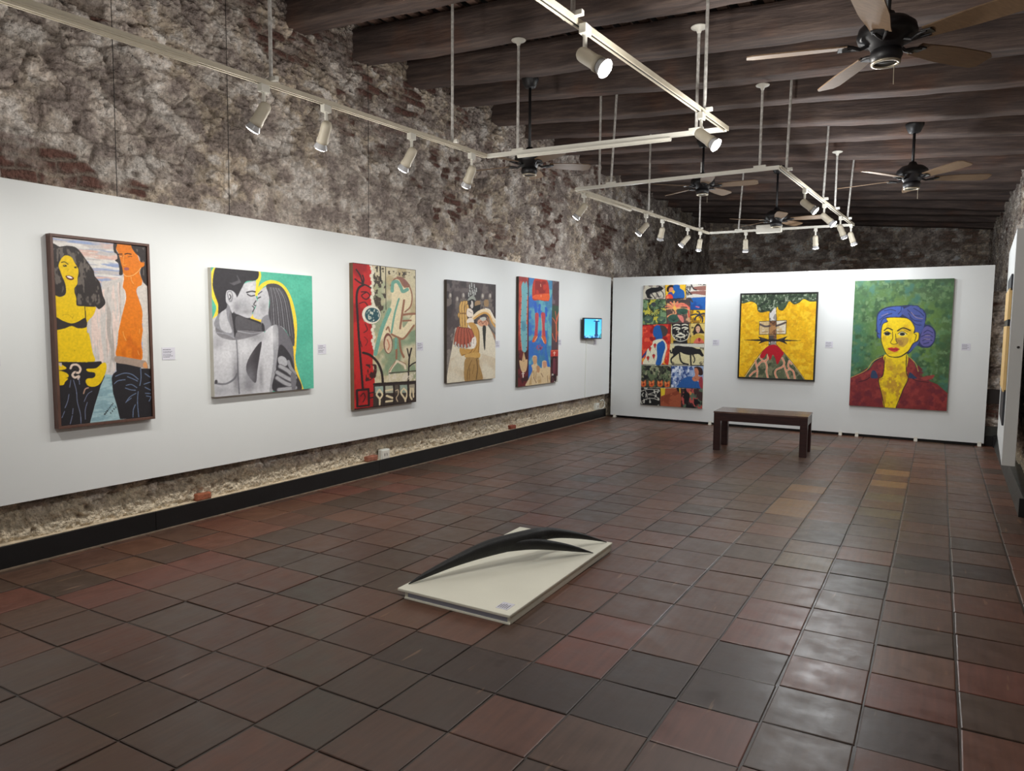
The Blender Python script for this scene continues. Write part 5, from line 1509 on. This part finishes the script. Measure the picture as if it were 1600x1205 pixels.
  ["s",[28,26,30],[508,556,529,512,579,495,692,501,812,504,886,517,941,521,970,545,997,570,968,578,917,560,844,563,771,569,687,561,635,549,594,564,548,584,498,609,504,636,486,639,476,605,519,575]],
  ["l",[28,26,30],116,[511,522,503,551,480,554,469,537]],
  ["l",[28,26,30],125,[617,559,634,607,673,635,758,646]],
  ["l",[28,26,30],125,[793,566,797,609,804,645]],
  ["l",[28,26,30],87,[830,566,861,603,844,630]],
  ["l",[28,26,30],43,[496,646,758,647]],
  ["l",[28,26,30],43,[795,651,1001,649]],
  ["p",[62,64,52],[-1,665,487,663,495,840,1,852]],
  ["t",[150,152,120],20,26,0.58,0.03,77,[-1,665,487,663,490,770,-4,771]],
  ["t",[30,30,30],20,26,0.58,0.03,78,[-1,665,487,663,495,840,1,852]],
  ["t",[96,110,80],24,32,0.58,0.03,79,[-1,665,487,663,495,840,1,852]],
  ["s",[214,100,50],[-2,796,38,805,76,789,84,834,40,847,0,838]],
  ["l",[240,180,110],43,[8,801,34,825,67,804]],
  ["s",[150,50,30],[59,825,58,830,52,834,44,836,36,835,30,831,28,825,30,820,35,816,43,814,51,815,57,819]],
  ["s",[214,100,50],[135,793,175,802,213,786,220,830,177,844,138,835]],
  ["l",[240,180,110],43,[145,798,171,822,204,801]],
  ["s",[150,50,30],[196,821,195,827,189,831,181,832,174,831,168,827,165,822,167,816,172,812,180,811,188,812,194,816]],
  ["s",[214,100,50],[276,790,315,798,352,783,360,827,318,840,278,831]],
  ["l",[240,180,110],43,[286,794,311,818,344,798]],
  ["s",[150,50,30],[336,818,335,823,329,827,322,829,314,828,308,824,306,818,307,813,313,809,320,807,328,808,334,812]],
  ["s",[214,100,50],[391,792,430,801,467,785,475,829,433,842,394,833]],
  ["l",[240,180,110],43,[401,796,427,820,459,800]],
  ["s",[150,50,30],[451,820,450,825,444,829,437,831,429,829,423,826,421,820,423,815,428,811,435,809,443,810,449,814]],
  ["p",[150,170,206],[492,663,1010,655,1006,834,495,840]],
  ["t",[54,80,140],30,34,0.5,0.03,80,[492,663,842,659,830,752,622,835,495,840]],
  ["t",[216,224,236],30,40,0.6,0.03,81,[492,663,842,659,830,752,622,835,495,840]],
  ["s",[40,92,160],[613,837,620,806,710,755,820,743,896,775,953,797,956,836]],
  ["s",[54,34,34],[856,670,915,661,976,677,992,720,948,731,901,712]],
  ["s",[200,124,92],[857,680,898,674,927,702,921,736,953,740,941,769,860,780,826,757,870,732]],
  ["s",[160,60,70],[932,769,976,739,998,787,1001,834,955,826]],
  ["l",[120,60,50],24,[868,704,886,703]],
  ["l",[120,60,50],24,[858,752,895,760]],
  ["p",[24,24,26],[-4,856,323,850,328,1003,-5,1006]],
  ["t",[200,200,190],30,34,0.64,0.02,82,[-4,856,323,850,328,1003,-5,1006]],
  ["l",[226,222,210],43,[8,886,96,868,222,865,305,863,243,884,127,907]],
  ["l",[226,222,210],43,[77,879,97,898,115,937]],
  ["l",[226,222,210],43,[128,912,226,914,315,946]],
  ["l",[226,222,210],43,[23,970,101,948,208,940,306,954]],
  ["p",[164,86,58],[326,850,660,843,671,999,330,1003]],
  ["p",[226,196,50],[326,850,405,849,399,904,342,918]],
  ["l",[90,40,30],34,[409,909,495,911,550,885]],
  ["l",[110,50,36],29,[381,930,414,988]],
  ["l",[110,50,36],29,[477,936,507,945]],
  ["t",[140,66,44],8,12,0.56,0.05,83,[342,921,656,853,666,997,333,1000]],
  ["s",[28,26,30],[585,845,623,843,629,869,605,869]],
  ["l",[210,190,70],96,[637,849,644,878]],
  ["p",[66,44,44],[662,844,1002,839,1005,1002,671,1001]],
  ["t",[190,84,80],14,16,0.56,0.03,84,[662,844,1002,839,1005,1002,671,1001]],
  ["t",[90,110,90],16,20,0.6,0.03,85,[662,844,1002,839,1005,1002,671,1001]],
  ["t",[210,140,80],14,26,0.62,0.03,86,[745,861,912,858,914,894,748,894]],
  ["t",[24,22,26],16,20,0.58,0.03,87,[662,844,1002,839,1005,1002,671,1001]],
  ["l",[30,28,30],32,[3,117,376,116]],
  ["l",[30,28,30],32,[355,0,376,116]],
  ["l",[30,28,30],32,[689,2,694,109]],
  ["l",[30,28,30],32,[376,116,758,109]],
  ["l",[30,28,30],32,[-1,327,404,319,768,314]],
  ["l",[30,28,30],32,[376,116,403,318]],
  ["l",[30,28,30],32,[762,109,780,475]],
  ["l",[30,28,30],32,[765,206,999,206]],
  ["l",[30,28,30],32,[773,313,998,311]],
  ["l",[30,28,30],32,[467,320,469,481]],
  ["l",[30,28,30],32,[469,481,1002,473]],
  ["l",[30,28,30],34,[-1,660,449,656,1006,653]],
  ["l",[30,28,30],34,[489,660,495,840]],
  ["l",[30,28,30],34,[1,853,490,841,1006,837]],
  ["l",[30,28,30],34,[324,850,328,1003]],
  ["l",[30,28,30],34,[660,843,671,1001]],
 ]),
 'b2': (220, 250, 0.881, [
  ["p",[240,186,18],[-50,-50,1050,-50,1050,1050,-50,1050]],
  ["t",[226,168,18],20,24,0.56,0.12,91,[-50,-50,1050,-50,1050,1050,-50,1050]],
  ["t",[250,204,44],18,22,0.6,0.12,92,[-50,-50,1050,-50,1050,1050,-50,1050]],
  ["s",[40,52,40],[-35,-39,1029,-33,1016,83,986,94,912,93,836,66,775,108,713,125,649,90,607,157,564,196,515,185,493,153,456,229,411,216,371,204,280,219,230,194,211,120,130,87,-3,103]],
  ["s",[66,84,62],[-35,-44,1029,-38,1016,77,986,88,912,87,836,61,775,103,713,120,648,84,607,151,564,190,515,179,493,147,456,224,410,210,371,198,280,214,229,188,210,114,130,81,-3,97]],
  ["t",[150,160,140],46,50,0.6,0.03,93,[-35,-44,1029,-38,1016,77,986,88,912,87,836,61,775,103,713,120,648,84,607,151,564,190,515,179,493,147,456,224,410,210,371,198,280,214,229,188,210,114,130,81,-3,97]],
  ["t",[40,54,40],30,34,0.58,0.04,94,[-35,-44,1029,-38,1016,77,986,88,912,87,836,61,775,103,713,120,648,84,607,151,564,190,515,179,493,147,456,224,410,210,371,198,280,214,229,188,210,114,130,81,-3,97]],
  ["p",[150,144,140],[391,218,470,156,492,315,499,598,399,605]],
  ["t",[226,222,216],14,16,0.52,0.05,95,[391,218,470,156,492,315,499,598,399,605]],
  ["t",[80,74,72],16,20,0.6,0.04,96,[391,218,470,156,492,315,499,598,399,605]],
  ["s",[216,212,208],[411,224,473,162,469,224,421,303]],
  ["p",[214,188,140],[261,326,623,310,621,470,265,482]],
  ["t",[232,222,200],10,12,0.5,0.06,97,[261,326,623,310,621,470,265,482]],
  ["p",[178,130,84],[399,320,487,315,489,485,396,491]],
  ["t",[120,80,56],12,14,0.56,0.05,98,[399,320,487,315,491,530,398,531]],
  ["l",[96,84,84],227,[273,360,340,383,404,377]],
  ["l",[96,84,84],227,[489,377,546,360,609,337]],
  ["l",[70,50,40],91,[402,326,442,349,480,326]],
  ["l",[150,110,80],79,[303,452,381,445]],
  ["l",[150,110,80],79,[511,445,600,439]],
  ["l",[40,36,34],57,[261,326,623,310]],
  ["l",[40,36,34],57,[623,310,621,470]],
  ["l",[40,36,34],57,[621,470,265,482]],
  ["l",[40,36,34],57,[265,482,261,326]],
  ["l",[40,36,34],45,[391,223,399,605]],
  ["l",[40,36,34],45,[487,190,499,598]],
  ["p",[40,36,38],[36,550,268,537,398,535,502,535,630,538,845,546,631,556,503,560,399,561,268,560]],
  ["s",[40,36,38],[253,509,319,520,399,545,321,572,259,589,294,550]],
  ["s",[40,36,38],[639,501,578,518,505,544,580,569,648,591,605,545]],
  ["s",[78,76,80],[293,523,346,538,300,539]],
  ["s",[78,76,80],[565,520,604,518,553,539]],
  ["l",[238,206,150],113,[94,992,176,873,291,721]],
  ["l",[238,206,150],113,[601,690,718,805,824,921,901,1014]],
  ["p",[94,102,76],[94,992,176,879,291,725,351,646,427,601,505,605,601,690,718,810,824,926,904,1020,75,1033]],
  ["t",[124,124,96],14,18,0.55,0.06,99,[94,992,176,879,291,725,351,646,427,601,505,605,601,690,718,810,824,926,904,1020,75,1033]],
  ["t",[70,80,58],12,14,0.58,0.06,100,[94,992,176,879,291,725,351,646,427,601,505,605,601,690,718,810,824,926,904,1020,75,1033]],
  ["l",[50,50,40],45,[84,980,288,710,427,593]],
  ["l",[50,50,40],45,[504,598,718,799,903,1008]],
  ["l",[238,206,170],227,[283,750,331,795,370,783]],
  ["l",[216,110,90],125,[283,750,331,795,370,783]],
  ["l",[228,150,122],57,[283,750,331,795,370,783]],
  ["l",[238,206,170],227,[226,797,241,855,257,912,254,993]],
  ["l",[216,110,90],125,[226,797,241,855,257,912,254,993]],
  ["l",[228,150,122],57,[226,797,241,855,257,912,254,993]],
  ["l",[238,206,170],227,[154,984,205,936,257,912]],
  ["l",[216,110,90],125,[154,984,205,936,257,912]],
  ["l",[228,150,122],57,[154,984,205,936,257,912]],
  ["l",[238,206,170],227,[261,854,305,807,358,806,386,863,382,920,405,1000]],
  ["l",[216,110,90],125,[261,854,305,807,358,806,386,863,382,920,405,1000]],
  ["l",[228,150,122],57,[261,854,305,807,358,806,386,863,382,920,405,1000]],
  ["l",[238,206,170],227,[393,725,389,771,358,806]],
  ["l",[216,110,90],125,[393,725,389,771,358,806]],
  ["l",[228,150,122],57,[393,725,389,771,358,806]],
  ["l",[238,206,170],227,[588,756,616,812,593,858,517,894,500,940,528,997]],
  ["l",[216,110,90],125,[588,756,616,812,593,858,517,894,500,940,528,997]],
  ["l",[228,150,122],57,[588,756,616,812,593,858,517,894,500,940,528,997]],
  ["l",[238,206,170],227,[618,846,640,903,661,947,689,1003]],
  ["l",[216,110,90],125,[618,846,640,903,661,947,689,1003]],
  ["l",[228,150,122],57,[618,846,640,903,661,947,689,1003]],
  ["l",[238,206,170],227,[679,788,669,845,696,879,742,911,764,996]],
  ["l",[216,110,90],125,[679,788,669,845,696,879,742,911,764,996]],
  ["l",[228,150,122],57,[679,788,669,845,696,879,742,911,764,996]],
  ["l",[238,206,170],227,[696,879,652,902]],
  ["l",[216,110,90],125,[696,879,652,902]],
  ["l",[228,150,122],57,[696,879,652,902]],
  ["l",[238,206,170],227,[692,799,712,822]],
  ["l",[216,110,90],125,[692,799,712,822]],
  ["l",[228,150,122],57,[692,799,712,822]],
  ["s",[186,18,38],[291,725,351,646,427,604,505,607,601,690,575,745,525,832,492,758,458,718,440,759,419,789,405,748,379,705,342,758,301,761]],
 ]),
 'b3': (240, 340, 0.768, [
  ["p",[58,92,56],[-50,-50,1050,-50,1050,1050,-50,1050]],
  ["g",[122,152,62],0.95,531,430,416,378],
  ["g",[60,116,98],0.8,33,555,149,307],
  ["g",[62,84,66],0.7,812,49,366,116],
  ["g",[56,76,50],0.7,970,603,97,290],
  ["t",[84,120,76],16,22,0.6,0.12,111,[-50,-50,1050,-50,1050,1050,-50,1050]],
  ["t",[56,88,54],15,20,0.62,0.12,112,[-50,-50,1050,-50,1050,1050,-50,1050]],
  ["t",[98,128,86],26,34,0.66,0.08,113,[-50,-50,1050,-50,1050,1050,-50,1050]],
  ["t",[64,108,92],10,13,0.66,0.12,114,[-50,-50,1050,-50,1050,1050,-50,1050]],
  ["s",[34,40,46],[-8,790,185,706,260,628,364,584,593,598,659,642,717,754,857,790,1017,883,1019,1009,-22,1019]],
  ["p",[126,44,46],[-36,795,72,751,192,711,242,649,332,602,364,592,593,598,645,622,681,686,729,754,806,774,895,799,1023,878,1026,1018,-36,1020]],
  ["t",[146,56,54],18,22,0.56,0.12,115,[-36,795,205,716,358,602,645,622,729,754,1011,873,1018,999,-9,1009]],
  ["t",[110,38,48],16,20,0.6,0.12,116,[-36,795,358,602,645,622,1011,873,1018,999,-9,1009]],
  ["l",[216,176,90],40,[11,771,165,711,234,639,332,597]],
  ["l",[216,176,90],40,[605,598,672,647,701,705]],
  ["s",[150,62,58],[729,754,804,737,860,729,843,756,768,771]],
  ["l",[70,26,32],60,[614,737,680,775,807,786]],
  ["l",[60,22,30],60,[95,805,169,788,208,766]],
  ["s",[44,62,92],[219,766,229,715,266,714,295,764,262,773]],
  ["s",[44,62,92],[610,757,619,715,665,741,692,761]],
  ["s",[240,208,26],[357,582,578,574,581,708,603,767,556,848,494,1002,382,1004,343,894,303,782,347,743,355,652]],
  ["t",[214,176,40],18,22,0.54,0.1,117,[359,612,574,609,600,767,494,995,389,999,306,782]],
  ["t",[196,150,44],20,26,0.62,0.07,118,[363,672,578,668,600,767,494,995,389,999,306,782]],
  ["l",[50,34,30],60,[356,602,347,743,303,782,343,894,382,999]],
  ["l",[50,34,30],60,[576,579,581,708,603,767,557,858,497,995]],
  ["s",[40,50,90],[256,401,248,310,264,250,348,210,498,200,620,198,717,233,751,282,742,341,793,351,848,399,845,468,803,517,728,523,670,508,616,558,578,564,582,430,297,456]],
  ["s",[66,92,170],[264,391,256,310,278,255,362,218,498,209,520,251,471,291,366,290,355,331,310,351,303,451,276,441]],
  ["s",[70,84,150],[494,251,569,208,646,205,724,248,738,311,726,380,697,429,688,489,609,554,590,549,648,449,636,361,575,301]],
  ["s",[92,88,150],[726,380,769,359,827,390,837,463,796,507,734,508,700,469]],
  ["l",[36,46,92],60,[281,310,339,280,404,261]],
  ["l",[36,46,92],60,[290,351,314,305,366,290]],
  ["l",[36,46,92],60,[558,232,624,272,688,282]],
  ["l",[36,46,92],60,[572,262,626,311,703,321]],
  ["l",[36,46,92],60,[621,222,686,252,726,282]],
  ["l",[36,46,92],60,[587,291,641,341,705,351]],
  ["l",[36,46,92],60,[734,410,770,390,822,409]],
  ["l",[36,46,92],60,[710,439,772,419,823,439]],
  ["l",[36,46,92],60,[725,469,774,454,819,468]],
  ["l",[36,46,92],60,[739,493,789,483]],
  ["l",[36,46,92],60,[498,211,494,241,469,266]],
  ["l",[36,46,92],60,[324,240,389,231,442,241]],
  ["l",[150,130,150],50,[597,252,651,292,715,302]],
  ["l",[150,130,150],50,[748,429,798,429]],
  ["l",[150,130,150],50,[743,454,800,458]],
  ["l",[150,130,150],50,[300,280,364,260]],
  ["l",[40,52,80],60,[607,203,658,203,691,228]],
  ["l",[30,36,50],50,[717,238,727,257]],
  ["l",[50,60,90],80,[246,391,265,411,284,421]],
  ["s",[60,48,24],[303,456,310,351,361,321,353,295,471,289,575,301,642,361,639,410,690,410,687,469,638,494,590,559,515,599,450,604,384,591,334,532]],
  ["s",[246,212,24],[310,456,317,351,368,326,356,298,471,294,575,306,636,365,633,415,660,405,684,415,679,464,631,491,587,549,515,591,450,598,386,585,341,532]],
  ["t",[222,180,30],9,11,0.56,0.08,119,[317,456,367,311,575,311,632,410,590,549,384,581]],
  ["s",[196,158,60],[455,455,570,445,585,479,536,520,483,500]],
  ["t",[170,130,60],14,18,0.52,0.05,120,[461,455,571,450,574,499,497,510]],
  ["l",[40,30,26],50,[646,420,662,430,649,474]],
  ["l",[30,24,22],90,[335,393,371,375,418,389]],
  ["l",[30,24,22],90,[471,395,527,373,599,392]],
  ["s",[232,220,170],[401,419,397,427,385,433,368,435,351,433,338,427,333,419,337,411,349,405,366,403,384,405,396,411]],
  ["s",[24,26,24],[395,420,392,426,382,431,368,433,354,431,344,426,340,420,343,413,353,409,367,407,380,408,391,413]],
  ["s",[232,220,170],[559,418,554,427,540,433,521,435,501,433,487,427,481,418,486,410,500,404,519,401,538,404,553,410]],
  ["s",[24,26,24],[547,420,544,426,535,430,522,432,509,431,499,426,495,420,499,414,508,410,521,408,534,410,543,414]],
  ["l",[50,40,30],50,[331,416,366,401,407,419]],
  ["l",[50,40,30],50,[476,418,519,400,569,420]],
  ["l",[150,110,40],40,[477,400,528,388,581,405]],
  ["l",[70,50,30],50,[419,401,426,451,407,486,425,499]],
  ["l",[70,50,30],50,[453,420,462,470,476,492,444,500,425,499]],
  ["s",[196,50,48],[381,536,420,525,442,530,465,524,499,540,448,560]],
  ["l",[90,24,28],40,[381,538,443,542,501,538]],
  ["l",[60,50,26],50,[450,600,515,593,577,559]],
 ]),
}
# ------------------------------------------------------------------ paintings
# Each artwork is a list of painter's strokes in its own square coordinates (per mille of width and height):
# p straight patch, s smooth patch, l brush line, t broken brushwork inside a patch, g soft dab.
def _smooth(P, closed, k=6):
    n = len(P)
    if n < 3: return P
    out = []
    rng_ = range(n) if closed else range(n-1)
    for i in rng_:
        if closed: p0, p1, p2, p3 = P[(i-1) % n], P[i], P[(i+1) % n], P[(i+2) % n]
        else: p0, p1, p2, p3 = P[max(i-1, 0)], P[i], P[i+1], P[min(i+2, n-1)]
        for j in range(k):
            f = j/k
            out.append(0.5*((2*p1)+(-p0+p2)*f+(2*p0-5*p1+4*p2-p3)*f*f+(-p0+3*p1-3*p2+p3)*f**3))
    if not closed: out.append(P[-1])
    return np.array(out)

def paint(name):
    W, H, asp, cmds = ART[name]; SS = 2
    w, h = W*SS, H*SS
    img = np.zeros((h, w, 3)); img[:] = 0.5
    uu = (np.arange(w)+0.5)/w; vv = (np.arange(h)+0.5)/h
    def box(P, pad=0):
        x0 = int(max(0, math.floor((P[:, 0].min()-pad/asp)*w))); x1 = int(min(w, math.ceil((P[:, 0].max()+pad/asp)*w)+1))
        y0 = int(max(0, math.floor((P[:, 1].min()-pad)*h))); y1 = int(min(h, math.ceil((P[:, 1].max()+pad)*h)+1))
        return x0, x1, y0, y1
    def inside(P, b):
        x0, x1, y0, y1 = b
        X, Y = np.meshgrid(uu[x0:x1], vv[y0:y1]); m = np.zeros(X.shape, bool)
        Q = np.roll(P, -1, 0)
        for (ax, ay), (bx_, by) in zip(P, Q):
            if ay == by: continue
            c = (ay > Y) != (by > Y)
            m ^= c & (X < (bx_-ax)*(Y-ay)/(by-ay)+ax)
        return X, Y, m
    for c in cmds:
        k, col = c[0], np.array(c[1])/255.0
        if k == 'g':
            al, cx, cy, rx, ry = c[2], c[3]/1000, c[4]/1000, c[5]/1000, c[6]/1000
            X, Y = np.meshgrid(uu, vv)
            a = (al*np.exp(-(((X-cx)/rx)**2+((Y-cy)/ry)**2)))[..., None]
            img = img*(1-a)+col*a
            continue
        P = np.array(c[-1], float).reshape(-1, 2)/1000
        if k in 'ps':
            if k == 's': P = _smooth(P, True)
            b = box(P)
            if b[1] <= b[0] or b[3] <= b[2]: continue
            X, Y, m = inside(P, b); img[b[2]:b[3], b[0]:b[1]][m] = col
        elif k == 't':
            b = box(P)
            if b[1] <= b[0] or b[3] <= b[2]: continue
            X, Y, m = inside(P, b)
            n = fbm(X*c[2]+c[6]*3.1, Y*c[3], 3, c[6], 0.55)
            a = (m*sstep(c[4]-c[5], c[4]+c[5], n))[..., None]
            v = img[b[2]:b[3], b[0]:b[1]]; v[:] = v*(1-a)+col*a
        elif k == 'l':
            P = _smooth(P, False); r = c[2]/10000/2
            for p, q in zip(P[:-1], P[1:]):
                b = box(np.array([p, q]), r)
                if b[1] <= b[0] or b[3] <= b[2]: continue
                X, Y = np.meshgrid(uu[b[0]:b[1]]*asp, vv[b[2]:b[3]])
                ax, ay, dx, dy = p[0]*asp, p[1], (q[0]-p[0])*asp, q[1]-p[1]
                t = np.clip(((X-ax)*dx+(Y-ay)*dy)/max(1e-12, dx*dx+dy*dy), 0, 1)
                m = np.hypot(X-ax-t*dx, Y-ay-t*dy) < r
                img[b[2]:b[3], b[0]:b[1]][m] = col
    img = img.reshape(H, SS, W, SS, 3).mean((1, 3))
    # a little brush texture in the pigment
    X, Y = np.meshgrid(np.arange(W)/W, np.arange(H)/H)
    img = img*(0.94+0.12*fbm(X*60, Y*60/asp, 3, 5))[..., None]
    img = np.clip(img, 0, 1)
    return np.where(img <= 0.04045, img/12.92, ((img+0.055)/1.055)**2.4)

def painting(name, wall, a0, a1, z0, z1, depth, label, edge, frame=None, fw=0.0, inset=0.0):
    """wall 'l': on the left panel (a = y); wall 'b': on the back panel (a = x). frame: material of a surrounding frame"""
    loc = (0.0, (a0+a1)/2, (z0+z1)/2) if wall == 'l' else ((a0+a1)/2, BACK, (z0+z1)/2)
    t = thing('painting', label, 'painting', loc, 0 if wall == 'l' else -PI/2)
    w, h = a1-a0, z1-z0
    # local frame: x out of the wall, y to the viewer's right, z up
    iw, ih = w/2-fw, h/2-fw
    fd = depth-inset
    col = paint(name)[::-1].transpose(1, 0, 2)          # (u, v from the bottom)
    n, m = col.shape[:2]
    Y, Z = np.meshgrid(np.linspace(-iw, iw, n), np.linspace(-ih, ih, m), indexing='ij')
    P = np.stack([np.full(Y.shape, fd), Y, Z], -1)
    o = grid_obj('canvas', P, M_paint, t, False, col)
    # give the canvas its thickness: sides and back joined to the painted front
    me = o.data; bm = bmesh.new(); bm.from_mesh(me)
    bx(bm, -0.001, fd-0.0008, -iw+0.0005, iw-0.0005, -ih+0.0005, ih-0.0005)
    for f in bm.faces[-6:]: f.material_index = 1
    bm.faces.ensure_lookup_table()
    me.materials.append(edge); bm.to_mesh(me); bm.free()
    if frame:
        for nm, q in (('frame_rail', (0.0, depth, -w/2, w/2, h/2-fw+0.002, h/2)), ('frame_rail', (0.0, depth, -w/2, w/2, -h/2, -h/2+fw-0.002)),
                      ('frame_stile', (0.0, depth, -w/2, -w/2+fw-0.002, -h/2+fw-0.002, h/2-fw+0.002)), ('frame_stile', (0.0, depth, w/2-fw+0.002, w/2, -h/2+fw-0.002, h/2-fw+0.002))):
            bm = bmesh.new(); bx(bm, *q, bevel=0.0015, seg=1); obj(nm, bm, frame, t)
    return t
painting('p1', 'l', 2.260, 2.915, 0.868, 2.130, 0.055, 'framed painting of a yellow woman in black bra and an orange man in open shirt', M_blackframe, M_framewood, 0.020, 0.012)
painting('p2', 'l', 3.413, 4.436, 0.986, 2.006, 0.045, 'square black-and-white kissing couple painting on teal with a yellow outline', M_canvas_edge)
painting('p3', 'l', 4.948, 5.895, 0.734, 2.170, 0.050, 'red and cream painting of a bending figure with black branches', M_canvas_brown)
painting('p4', 'l', 6.466, 7.504, 0.902, 2.104, 0.040, 'painting of a brown-suited figure carrying red and yellow bananas', M_canvas_dark)
painting('p5', 'l', 8.075, 9.240, 0.748, 2.249, 0.040, 'tall blue painting with red skirt, red legs and side panels', M_canvas_dark)
painting('b1', 'b', 0.603, 1.666, 0.260, 2.287, 0.035, 'tall collage painting of many small colourful scenes on the back panel', M_canvas_edge)
painting('b2', 'b', 2.214, 3.348, 0.788, 2.126, 0.045, 'yellow volcano painting in a black frame on the back panel', M_blackframe, M_blackframe, 0.022, 0.008)
painting('b3', 'b', 3.833, 5.050, 0.458, 2.274, 0.035, 'portrait of a blue-haired woman in a red jacket on green, on the back panel', M_canvas_dark)

# ------------------------------------------------------------------ camera, sky light, colour management
cam = bpy.data.cameras.new('camera'); cam.sensor_width = 36; cam.lens = 1080.865/1600*36; cam.sensor_fit = 'HORIZONTAL'
cam.clip_start = 0.05; cam.clip_end = 100
co = bpy.data.objects.new('camera', cam); C.objects.link(co)
yaw, pitch, roll = 0.5512, -0.08272, 0.00811
f = Vector((-math.sin(yaw)*math.cos(pitch), math.cos(yaw)*math.cos(pitch), math.sin(pitch)))
r = Vector((math.cos(yaw), math.sin(yaw), 0)); u = r.cross(f)
r2 = r*math.cos(roll)+u*math.sin(roll); u2 = u*math.cos(roll)-r*math.sin(roll)
co.matrix_world = Matrix((r2, u2, -f)).transposed().to_4x4()
co.location = (4.90884, 0, 1.55)
bpy.context.scene.camera = co
wd = bpy.data.worlds.new('daylight'); bpy.context.scene.world = wd; wd.use_nodes = True
wd.node_tree.nodes['Background'].inputs['Color'].default_value = (1.0, 0.97, 0.93, 1)
wd.node_tree.nodes['Background'].inputs['Strength'].default_value = 0.4
vs = bpy.context.scene.view_settings
vs.view_transform = 'Standard'; vs.look = 'None'; vs.gamma = 1; vs.use_curve_mapping = False
vs.exposure = -0.02
